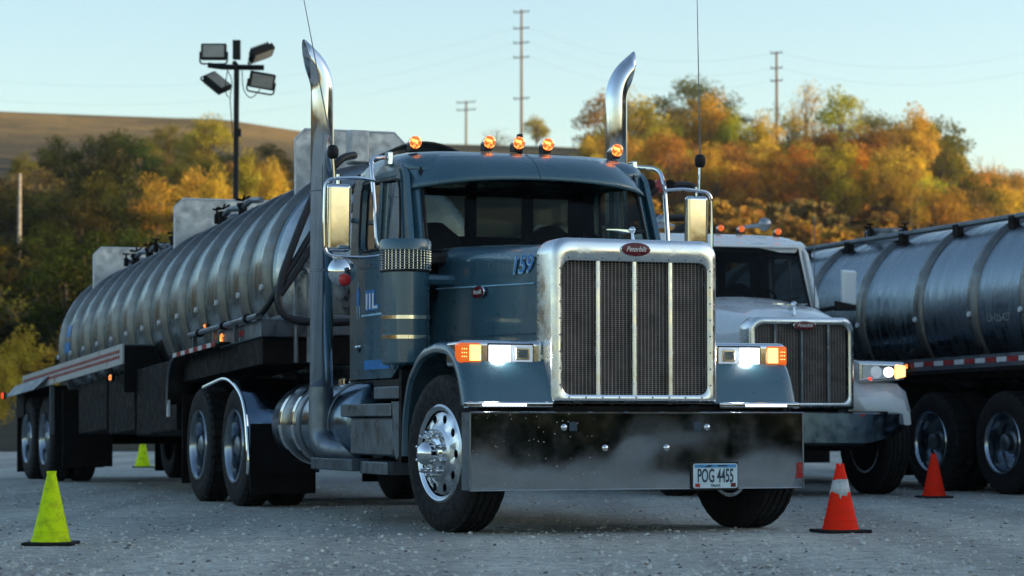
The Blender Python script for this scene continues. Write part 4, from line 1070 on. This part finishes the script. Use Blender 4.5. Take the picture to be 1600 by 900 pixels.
# ------------------------------------------------------------------ terrain
def ss(a, b, x): t = min(1, max(0, (x-a)/(b-a))); return t*t*(3-2*t)
CREST = [(-90, 10), (-60, 16), (-30, 31), (-12, 31.4), (-6.6, 31.0), (-4.7, 29.8), (-2.6, 28.8), (.7, 28.5), (2.2, 28.2), (3.4, 27.8), (6, 27), (8.5, 25.5), (11, 20), (14, 13), (20, 7), (30, 7), (45, 22), (60, 26), (92, 26), (102, 18), (112, 3), (130, 1.5), (165, 1.5), (185, 1), (215, 1.5), (240, 6), (270, 10)]  # unseen right-hand ridge shaped to shade the yard, dipped to let sun past
DIST = [(-90, 150), (-40, 190), (-15, 250), (12, 250), (30, 170), (60, 125), (90, 115), (130, 95), (180, 90), (230, 100), (270, 150)]
def interp(tab, a):
    for (x0, y0), (x1, y1) in zip(tab, tab[1:]):
        if x0 <= a <= x1: t = (a-x0)/(x1-x0); return y0+(y1-y0)*(t*t*(3-2*t) if tab is CREST and (x1-x0) > 6 else t)
    return tab[-1][1]
def terrain(x, y):
    a = math.degrees(math.atan2(x, y))
    if a < -90: a += 360
    r = math.hypot(x, y); D = interp(DIST, a); H = interp(CREST, a); r0 = 62 if abs(a) < 40 else 50
    n = .35*math.sin(x*.06+1)*math.cos(y*.05)+.25*math.sin(x*.13+y*.11)
    if r < r0: return -.02
    t = (r-r0)/(D-r0)
    if t <= 1: return -.02+H*(t**1.25)*(1-.0*t)+n*min(1, t*4)*(1-ss(.9, 1, t))
    return H-(r-D)*.10
def build_terrain():
    angs = np.concatenate([np.linspace(-20, 20, 110), np.linspace(24, 336, 105)]); rads = [0.1, 45, 50, 56]+list(np.linspace(62, 255, 70))+[270, 300, 360, 450, 700]
    v, f = [], []
    for r in rads:
        for a in angs: x, y = r*math.sin(R(a)), r*math.cos(R(a)); v.append((x, y, terrain(x, y)))
    n = len(angs)
    for i in range(len(rads)-1):
        for j in range(n):
            k = (j+1) % n; f.append((i*n+j, i*n+k, (i+1)*n+k, (i+1)*n+j))
    b = MB(); b.v, b.f = v, f
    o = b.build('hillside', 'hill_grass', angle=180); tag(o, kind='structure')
build_terrain()
gy = MB(); nn = 64; gy.add([(66*math.sin(2*math.pi*k/nn), 66*math.cos(2*math.pi*k/nn), 0) for k in range(nn)], [tuple(range(nn))])
go = gy.build('gravel_yard', 'gravel'); tag(go, kind='structure')

# loose stones
def stones():
    ico = bmesh.new(); bmesh.ops.create_icosphere(ico, subdivisions=1, radius=1); V0 = np.array([v.co[:] for v in ico.verts]); F0 = np.array([[v.index for v in f.verts] for f in ico.faces]); ico.free()
    for mat, n, smin, smax in (('stone_grey', 9000, .004, .015), ('stone_dark', 1000, .004, .012), ('stone_rust', 120, .005, .012)):
        vs = []; fs = []
        for i in range(n):
            d = 11.3+19*rng.random()**1.6; x = (rng.random()-.5)*d*.46
            s = smin+(smax-smin)*rng.random()**3
            P = V0*(1+.28*rng.standard_normal((12, 1)))*np.array([s*rng.uniform(.8, 1.5), s*rng.uniform(.8, 1.5), s*rng.uniform(.5, .9)])
            a = rng.random()*6.28; c, q = math.cos(a), math.sin(a); P = P@np.array([[c, q, 0], [-q, c, 0], [0, 0, 1]])+np.array([x, d, s*.3])
            vs.append(P); fs.append(F0+i*12)
        me = bpy.data.meshes.new('loose_stones'); me.from_pydata(np.concatenate(vs).tolist(), [], np.concatenate(fs).tolist()); me.materials.append(M[mat])
        o = bpy.data.objects.new('loose_stones', me); COL.objects.link(o); tag(o, kind='stuff', label={'stone_grey': 'pale grey pebbles scattered over the gravel yard', 'stone_dark': 'dark pebbles scattered over the gravel yard', 'stone_rust': 'rusty brown pebbles scattered over the gravel yard'}[mat], cat='gravel')
stones()

# ------------------------------------------------------------------ trees
def crown_arrays(seed, n_leaf, clumps, shape='round', leaf=.035, sparse=1.0):
    """unit tree: height 1, crown from z .22 to 1"""
    g = np.random.default_rng(seed); cs = []
    for i in range(clumps):
        for _ in range(50):
            p = g.uniform(-1, 1, 3)
            if np.dot(p, p) > 1: continue
            z = .62+.34*p[2]
            wmax = {'round': .33*math.sqrt(max(.05, 1-((z-.60)/.42)**2)), 'tall': .22*math.sqrt(max(.05, 1-((z-.60)/.42)**2)), 'wide': .44*math.sqrt(max(.05, 1-((z-.62)/.4)**2)), 'cone': .34*(1.05-z)}[shape]
            break
        cs.append((p[0]*wmax, p[1]*wmax, z, g.uniform(.07, .13)*(1.15 if shape == 'wide' else 1)))
    q = n_leaf//clumps; allv = []
    for cx, cy, cz, r in cs:
        d = g.standard_normal((q, 3)); d /= np.linalg.norm(d, axis=1)[:, None]
        rad = r*(g.random(q)**.4)*sparse; pos = d*rad[:, None]*np.array([1.1, 1.1, .8])+np.array([cx, cy, cz])
        u = g.standard_normal((q, 3)); u /= np.linalg.norm(u, axis=1)[:, None]
        w = np.cross(u, g.standard_normal((q, 3))); w /= np.linalg.norm(w, axis=1)[:, None]
        sz = leaf*g.uniform(.5, 1.2, q)[:, None]
        allv.append(np.stack([pos-u*sz, pos-w*sz*.6, pos+u*sz, pos+w*sz*.6], 1))
    return np.concatenate(allv).reshape(-1, 3), cs
def quads_mesh(name, V, mat):
    me = bpy.data.meshes.new(name); n = len(V)//4
    me.vertices.add(len(V)); me.vertices.foreach_set('co', V.astype(np.float32).ravel())
    me.loops.add(len(V)); me.loops.foreach_set('vertex_index', np.arange(len(V), dtype=np.int32))
    me.polygons.add(n); me.polygons.foreach_set('loop_start', np.arange(0, len(V), 4, dtype=np.int32)); me.update(calc_edges=True); me.validate()
    me.materials.append(M[mat]); return me
PROTO = []
for i, (shape, nl, cl, leaf, sp) in enumerate((('round', 7000, 46, .015, 1.1), ('round', 6400, 38, .015, 1.1), ('wide', 7600, 54, .015, 1.1), ('tall', 4600, 34, .014, 1.1), ('tall', 1500, 20, .013, 1.4), ('round', 1700, 24, .013, 1.5), ('round', 5200, 40, .014, 1.15), ('wide', 900, 26, .012, 1.7))):
    V, cs = crown_arrays(100+i, nl, cl, shape, leaf, sp)
    cm = quads_mesh('crown', V, 'leaves')
    b = MB(); g = random.Random(i)
    b.tube([(0, 0, -.08), (.004, .003, .25), (.01, -.005, .5), (0, 0, .72)], [.020, .016, .011, .003], 7)
    for cx, cy, cz, r in cs:
        z0 = max(.16, cz-.30); b.tube([(0, 0, z0), (cx*.5, cy*.5, (z0+cz)/2-.02), (cx, cy, cz+.03)], [.007, .005, .0018], 4, False)
        if i in (4, 5, 7):
            for _ in range(3): b.tube([(cx*.7, cy*.7, cz-.05), (cx+g.uniform(-.07, .07), cy+g.uniform(-.07, .07), cz+g.uniform(.02, .11))], [.0035, .0012], 3, False)
    to = b.build('trunk', 'bark'); COL.objects.unlink(to); PROTO.append((cm, to.data))
def hill_z(x, y): return terrain(x, y)
def tree(px, top, d, wpx, proto, col, label, group=None, cat='tree', dy=0):
    """crown centre column px, top row and distance, as measured from the photograph"""
    y = d; x = (px-800)/FPX*d; s = FPX/d; z0 = hill_z(x, y); zt = CAM_H+(659-top)/s
    h = max(1.8, zt-z0); w = wpx/s/{0: .8, 1: .8, 2: 1.02, 3: .58, 4: .62, 5: .9, 6: .7, 7: 1.1}[proto]
    t = empty('autumn_tree', (x, y, z0-.05), (0, 0, random.uniform(0, 6.28)), label=label, cat=cat, group=group)
    t.scale = (w, w, h)
    c = bpy.data.objects.new('crown', PROTO[proto][0]); COL.objects.link(c); c.parent = t; c.color = (*col, 1)
    k = bpy.data.objects.new('trunk', PROTO[proto][1]); COL.objects.link(k); k.parent = t
    return t
DG, OG, YG, GO, OR, RU, BR, PG = (.055, .065, .014), (.17, .155, .026), (.36, .31, .04), (.55, .38, .05), (.46, .28, .045), (.34, .18, .035), (.24, .175, .06), (.14, .15, .03)
# skyline trees on the right
SK = [
 (1085, 116, 243, 150, 2, (.11, .125, .02), 'tallest broad olive green tree on the right hill, beside the radio antenna'),
 (1135, 165, 245, 105, 0, (.14, .14, .02), 'rounded olive tree just right of the tallest hilltop tree'),
 (1052, 160, 240, 70, 1, BR, 'brownish tree just left of the tallest hilltop tree'),
 (1012, 160, 246, 90, 0, (.12, .13, .02), 'dark green tree rising beside the right exhaust stack'),
 (952, 205, 250, 36, 1, DG, 'small dark tree top peeking out left of the right exhaust stack'),
 (838, 178, 252, 50, 0, YG, 'lone round yellow green tree behind the cab beside the tall power pole'),
 (775, 200, 256, 90, 7, BR, 'nearly bare grey tree behind the cab roof, left of the tall power pole'),
 (1262, 118, 244, 80, 4, GO, 'tall thin golden tree just right of the power pole on the right hill'),
 (1240, 165, 240, 60, 5, GO, 'sparse golden tree directly beside the right-hand power pole'),
 (1190, 195, 246, 60, 5, BR, 'thin brown tree left of the power pole on the right hill'),
 (1345, 158, 246, 90, 7, BR, 'bare branched tree in the middle of the right hilltop'),
 (1370, 172, 238, 140, 2, OG, 'wide olive gold tree right of the bare hilltop tree'),
 (1425, 185, 236, 130, 0, YG, 'large yellow green tree on the descending right ridge'),
 (1475, 210, 234, 90, 1, YG, 'yellow green tree farther down the descending right ridge'),
 (1310, 205, 246, 60, 5, RU, 'small reddish tree in the dip between two gold hilltop trees'),
 (1545, 232, 228, 80, 5, OR, 'thin orange tree near the right edge of the photo'),
 (1560, 262, 220, 80, 0, OR, 'rounded orange tree near the right edge of the photo'),
 (1595, 275, 215, 60, 1, RU, 'rust red tree cut by the right edge of the photo')]
for px, tp_, d, w, p, c, lb in SK: tree(px, tp_, d, w, p, c, lb)
# left cluster
LK = [
 (322, 178, 185, 110, 0, YG, 'large yellow green tree crowning the left wood beside the mast'),
 (262, 190, 190, 85, 1, OG, 'olive tree left of the large yellow green crown'),
 (222, 215, 180, 80, 0, OG, 'bushy olive tree with yellow spots in the left wood'),
 (175, 202, 195, 70, 1, DG, 'dark green tree at the upper left end of the wood'),
 (420, 222, 205, 55, 1, DG, 'dark green tree on the brown slope right of the mast'),
 (420, 250, 125, 75, 0, GO, 'bright golden round tree right of the mast above the tank trailer'),
 (388, 236, 128, 70, 0, YG, 'olive gold tree directly right of the mast'),
 (300, 255, 120, 100, 1, OR, 'thin orange tree in front of the large yellow green crown'),
 (345, 262, 116, 95, 0, GO, 'glowing orange tree directly left of the mast foot'),
 (245, 268, 122, 110, 1, OR, 'rusty orange tree in the middle of the left wood'),
 (150, 270, 130, 120, 0, (.09, .09, .018), 'broad olive tree on the left, above the far end of the tank trailer'),
 (100, 300, 128, 90, 1, DG, 'dark green tree on the left below the brown field'),
 (35, 238, 160, 60, 0, OG, 'small olive tree in the brown field at the far left'),
 (45, 512, 66, 130, 0, GO, 'bright golden bush behind the rear end of the long trailer'),
 (-10, 545, 60, 110, 0, GO, 'golden bush cut by the left edge of the photo'),
 (110, 500, 75, 70, 5, OR, 'thin orange bush right beside the rear of the tank')]
for px, tp_, d, w, p, c, lb in LK: tree(px, tp_, d, w, p, c, lb)
rd = random.Random(5)
ROWN = ('atop the', 'high on the', 'halfway up the', 'low on the', 'below the')
LROW = {170: 'atop the', 150: 'high in the', 130: 'amid the', 112: 'mid-low in the', 95: 'low in the', 84: 'before the'}
RMARK = ((1000, 'behind the right stack'), (1070, 'behind the right mirror'), (1130, 'above the white cab'), (1195, 'left of the power pole'), (1240, 'behind the power pole'), (1300, 'right of the power pole'), (1360, 'beyond the white horn'), (1420, 'above the tank hatch'), (1480, 'above the top rail'), (1540, 'beneath the descending ridge'), (9999, 'at the right edge'))
LMARK = ((20, 'at the left edge'), (70, 'left of the tank'), (130, 'above the tank rear'), (190, 'above the last panel'), (250, 'between the two panels'), (310, 'above the middle panel'), (360, 'left of the mast'), (9999, 'right of the mast'))
def mark(px, tab):
    for lim, t in tab:
        if px < lim: return t
RC = [(OR, 'orange'), (GO, 'golden'), (GO, 'golden'), (GO, 'golden'), (OG, 'olive'), (YG, 'yellow green'), (RU, 'rust red'), (OR, 'orange')]
n = 0
for row, (d, tlo, thi) in enumerate(((238, -8, 26), (222, -5, 25), (205, 5, 40), (188, 15, 55), (165, 20, 60))):
    px = (1000, 985, 940, 930, 930)[row]
    while px < 1660:
        x = (px-800)/FPX*d; gz = hill_z(x, d); gy_ = 659-(gz-CAM_H)*FPX/d
        h = rd.uniform(6.0, 9.5)*FPX/d*(.75 if row > 2 else 1)
        top = gy_-h; c, cn = rd.choice(RC)
        if row < 2: top = max(top, rd.uniform(205, 250) if px < 1380 else rd.uniform(200, 235)+max(0, px-1430)*.35)
        if px > 1500: top = max(top, 265)
        tree(px+rd.uniform(-8, 8), top, d+rd.uniform(-5, 5), rd.uniform(85, 130), rd.choice([0, 1, 2, 0, 1, 5, 6]), tuple(q*rd.uniform(.75, 1.15) for q in c), f'{cn} tree {ROWN[row]} right hill {mark(px, RMARK)}', f'{cn} trees of the right hillside wood')
        px += rd.uniform(30, 44); n += 1
LC = [(DG, 'dark green'), (OG, 'olive'), (DG, 'dark green'), (DG, 'dark green'), (DG, 'dark green'), (RU, 'rust red'), (BR, 'brown')]
for d, x0, x1 in ((170, 90, 440), (150, 60, 430), (130, 20, 330), (112, -30, 300), (95, -30, 210), (84, -40, 150)):
    px = x0
    while px < x1:
        x = (px-800)/FPX*d; gz = hill_z(x, d); gy_ = 659-(gz-CAM_H)*FPX/d; h = rd.uniform(5.0, 8.0)*FPX/d
        c, cn = rd.choice(LC if d > 140 else LC[:5]); top = max(gy_-h, {170: 235, 150: 250, 130: 290, 112: 350, 95: 400, 84: 440}[d]-(50 if 90 < px < 230 and d < 160 else 0))  # lower rows limited to dark greens, so the colour carries their shade
        tree(px+rd.uniform(-10, 10), top, d+rd.uniform(-4, 4), rd.uniform(95, 145)*150/d*.9, rd.choice([0, 1, 2, 3, 6, 5]), tuple(q*rd.uniform(.7, 1.1) for q in c), f'{cn} tree {LROW[d]} left wood, {mark(px, LMARK)}', f'{cn} trees of the left hillside wood')
        px += rd.uniform(42, 60)*150/d*.8
# undergrowth and the woods out of frame: one mass each
def mass(name, label, spots, seed, col, leaf=.5, per=420, hmul=1.0):
    g = np.random.default_rng(seed); parts = []
    for (x, y, h, w) in spots:
        z0 = hill_z(x, y); V, _ = crown_arrays(int(g.integers(1e6)), per, 14, 'round', leaf/h, 1.1)
        V = V*np.array([w*1.3, w*1.3, h])+np.array([x, y, z0-.15*h]); parts.append(V)
    me = quads_mesh(name, np.concatenate(parts), 'leaves'); o = bpy.data.objects.new(name, me); COL.objects.link(o); o.color = (*col, 1)
    tag(o, kind='stuff', label=label, cat='undergrowth')
g = random.Random(3)
sp = []
for _ in range(170):
    d = g.uniform(120, 242); px = g.uniform(960, 1640); sp.append(((px-800)/FPX*d, d, g.uniform(2.0, 4.0), g.uniform(3, 5)))
mass('undergrowth', 'low orange and gold bushes covering the right hillside', sp[:90], 1, (.34, .2, .04), .3); mass('undergrowth', 'low brown bushes covering the right hillside', sp[90:], 2, BR, .3)
sp = []
for _ in range(110):
    d = g.uniform(78, 170); px = g.uniform(-60, 440); sp.append(((px-800)/FPX*d, d, g.uniform(1.5, 3.0), g.uniform(3, 5)))
mass('undergrowth', 'dark low bushes covering the foot of the left hillside', sp, 3, (.06, .05, .015), .25)
sp = []
for _ in range(260):
    a = g.choice([g.uniform(38, 135), g.uniform(225, 322), g.uniform(38, 322)])
    D = interp(DIST, a if a <= 270 else a-360); d = g.uniform(D*.62, D*1.0)
    sp.append((d*math.sin(R(a)), d*math.cos(R(a)), g.uniform(6, 9) if a < 104 else g.uniform(2.0, 3.5), g.uniform(5, 8)))
mass('far_wood', 'autumn wood covering the hills around the yard', sp[:130], 4, OR, .8, 360); sq = []
for _ in range(60):
    a = g.uniform(118, 166); d = g.uniform(70, 100); sq.append((d*math.sin(R(a)), d*math.cos(R(a)), g.uniform(3, 4.5), g.uniform(4, 6)))
mass('far_wood', 'golden wood on the low rise behind the camera', sq, 8, GO, .6, 420)
mass('far_wood', 'green wood covering the hills around the yard', sp[130:], 5, OG, .8, 360)

sp = []
for i in range(60): sp.append((-58+2*i+g.uniform(-.6, .6), -g.uniform(18, 23), g.uniform(1.7, 2.6), g.uniform(2.6, 3.6)))  # dark bushes added out of view for the bumper to reflect
mass('reflection_hedge', 'dark bushes added behind the camera to darken the bumper reflection', sp, 6, (.03, .035, .01), .2, 700)

# ------------------------------------------------------------------ power poles and wires
def pole(px, top, d, arms, wpx, label, mat='wood_pole', ztop=0, rp=.14):
    s = FPX/d; x = (px-800)/s; z0 = hill_z(x, d)-1; zt = CAM_H+(659-top)/s
    p = empty('power_pole', (x, d, z0), label=label, cat='power pole')
    MB().tube([(0, 0, 0), (0, 0, zt-z0)], [rp*1.3, rp*.8], 8).build('pole', mat, p)
    for py in arms:
        z = CAM_H+(659-py)/s-z0; w = wpx/s/2
        ar = MB().tube([(-w, .15, z-.12*w*.3), (w, -.15, z+.12*w*.6)], .07, 5).build('cross_arm', mat, p)
        b = MB()
        for q in (-w*.92, w*.92): b.lathe([(.05, 0), (.06, .12), (.03, .22)], 'z', (q, 0, z+.02), 6)
        b.build('insulator', 'dull_steel', ar)
    return x, d
pole(815, 11, 262, (15, 41, 64, 87, 152), 25, 'tallest power pole with five cross arms above the cab roof')
pole(728, 156, 300, (158, 170), 30, 'shorter power pole with two cross arms left of the tall one', rp=.15)
pole(908, 213, 300, (215,), 24, 'small distant power pole just left of the right exhaust stack', rp=.12)
pole(1216, 78, 248, (80, 104, 124), 18, 'power pole standing among the trees on the right hill')
pole(28, 270, 118, (), 1, 'thin pale pole on the shaded slope at the far left', 'pale_pole', rp=.09)
def wires(label, pts):
    b = MB()
    for (p0, y0, d0), (p1, y1, d1), sag in pts:
        P = []
        for k in range(17):
            t = k/16; d = d0+(d1-d0)*t; s = FPX/d
            xa, xb = (p0-800)/FPX*d0, (p1-800)/FPX*d1; za, zb = CAM_H+(659-y0)*d0/FPX, CAM_H+(659-y1)*d1/FPX
            P.append((xa+(xb-xa)*t, d, za+(zb-za)*t-sag*4*t*(1-t)))
        b.tube(P, .006, 4)
    tag(b.build('power_line', 'dull_steel'), label, 'power line')
wires('thin power lines running left from the tallest pole', [((803, 41, 262), (-60, 118, 262), 3), ((803, 64, 262), (-60, 150, 262), 3), ((803, 87, 262), (-60, 175, 262), 3)])
wires('thin power lines strung between the tallest pole and the hill pole', [((827, 40, 262), (1208, 80, 248), 2), ((827, 62, 262), (1208, 104, 248), 2), ((827, 85, 262), (1208, 124, 248), 2)])
wires('thin power lines running right from the hill pole', [((1224, 80, 248), (1680, 60, 230), 2), ((1224, 104, 248), (1680, 90, 230), 2)])
# tell apart the trees whose labels still coincide, counting from the left
_same = {}
for o in bpy.data.objects:
    if o.name.startswith('autumn_tree') and o.get('group'): _same.setdefault(o['label'], []).append(o)
for lb, L in _same.items():
    if len(L) < 2: continue
    L.sort(key=lambda o: o.location.x/o.location.y)
    names = ['left one of two', 'right one of two'] if len(L) == 2 else ['leftmost of three', 'middle of three', 'rightmost of three'] if len(L) == 3 else [f'{w} from left' for w in ('first', 'second', 'third', 'fourth', 'fifth', 'sixth', 'seventh', 'eighth')]
    for o, w in zip(L, names): o['label'] = lb+', '+w
# thin evening haze: one closed box round the camera and the scene
hz = MB().box(-420, 420, -260, 560, -1.5, 62).build('haze', 'haze_air'); tag(hz, kind='stuff', label='thin pale evening haze in the air over the yard and hills', cat='haze')
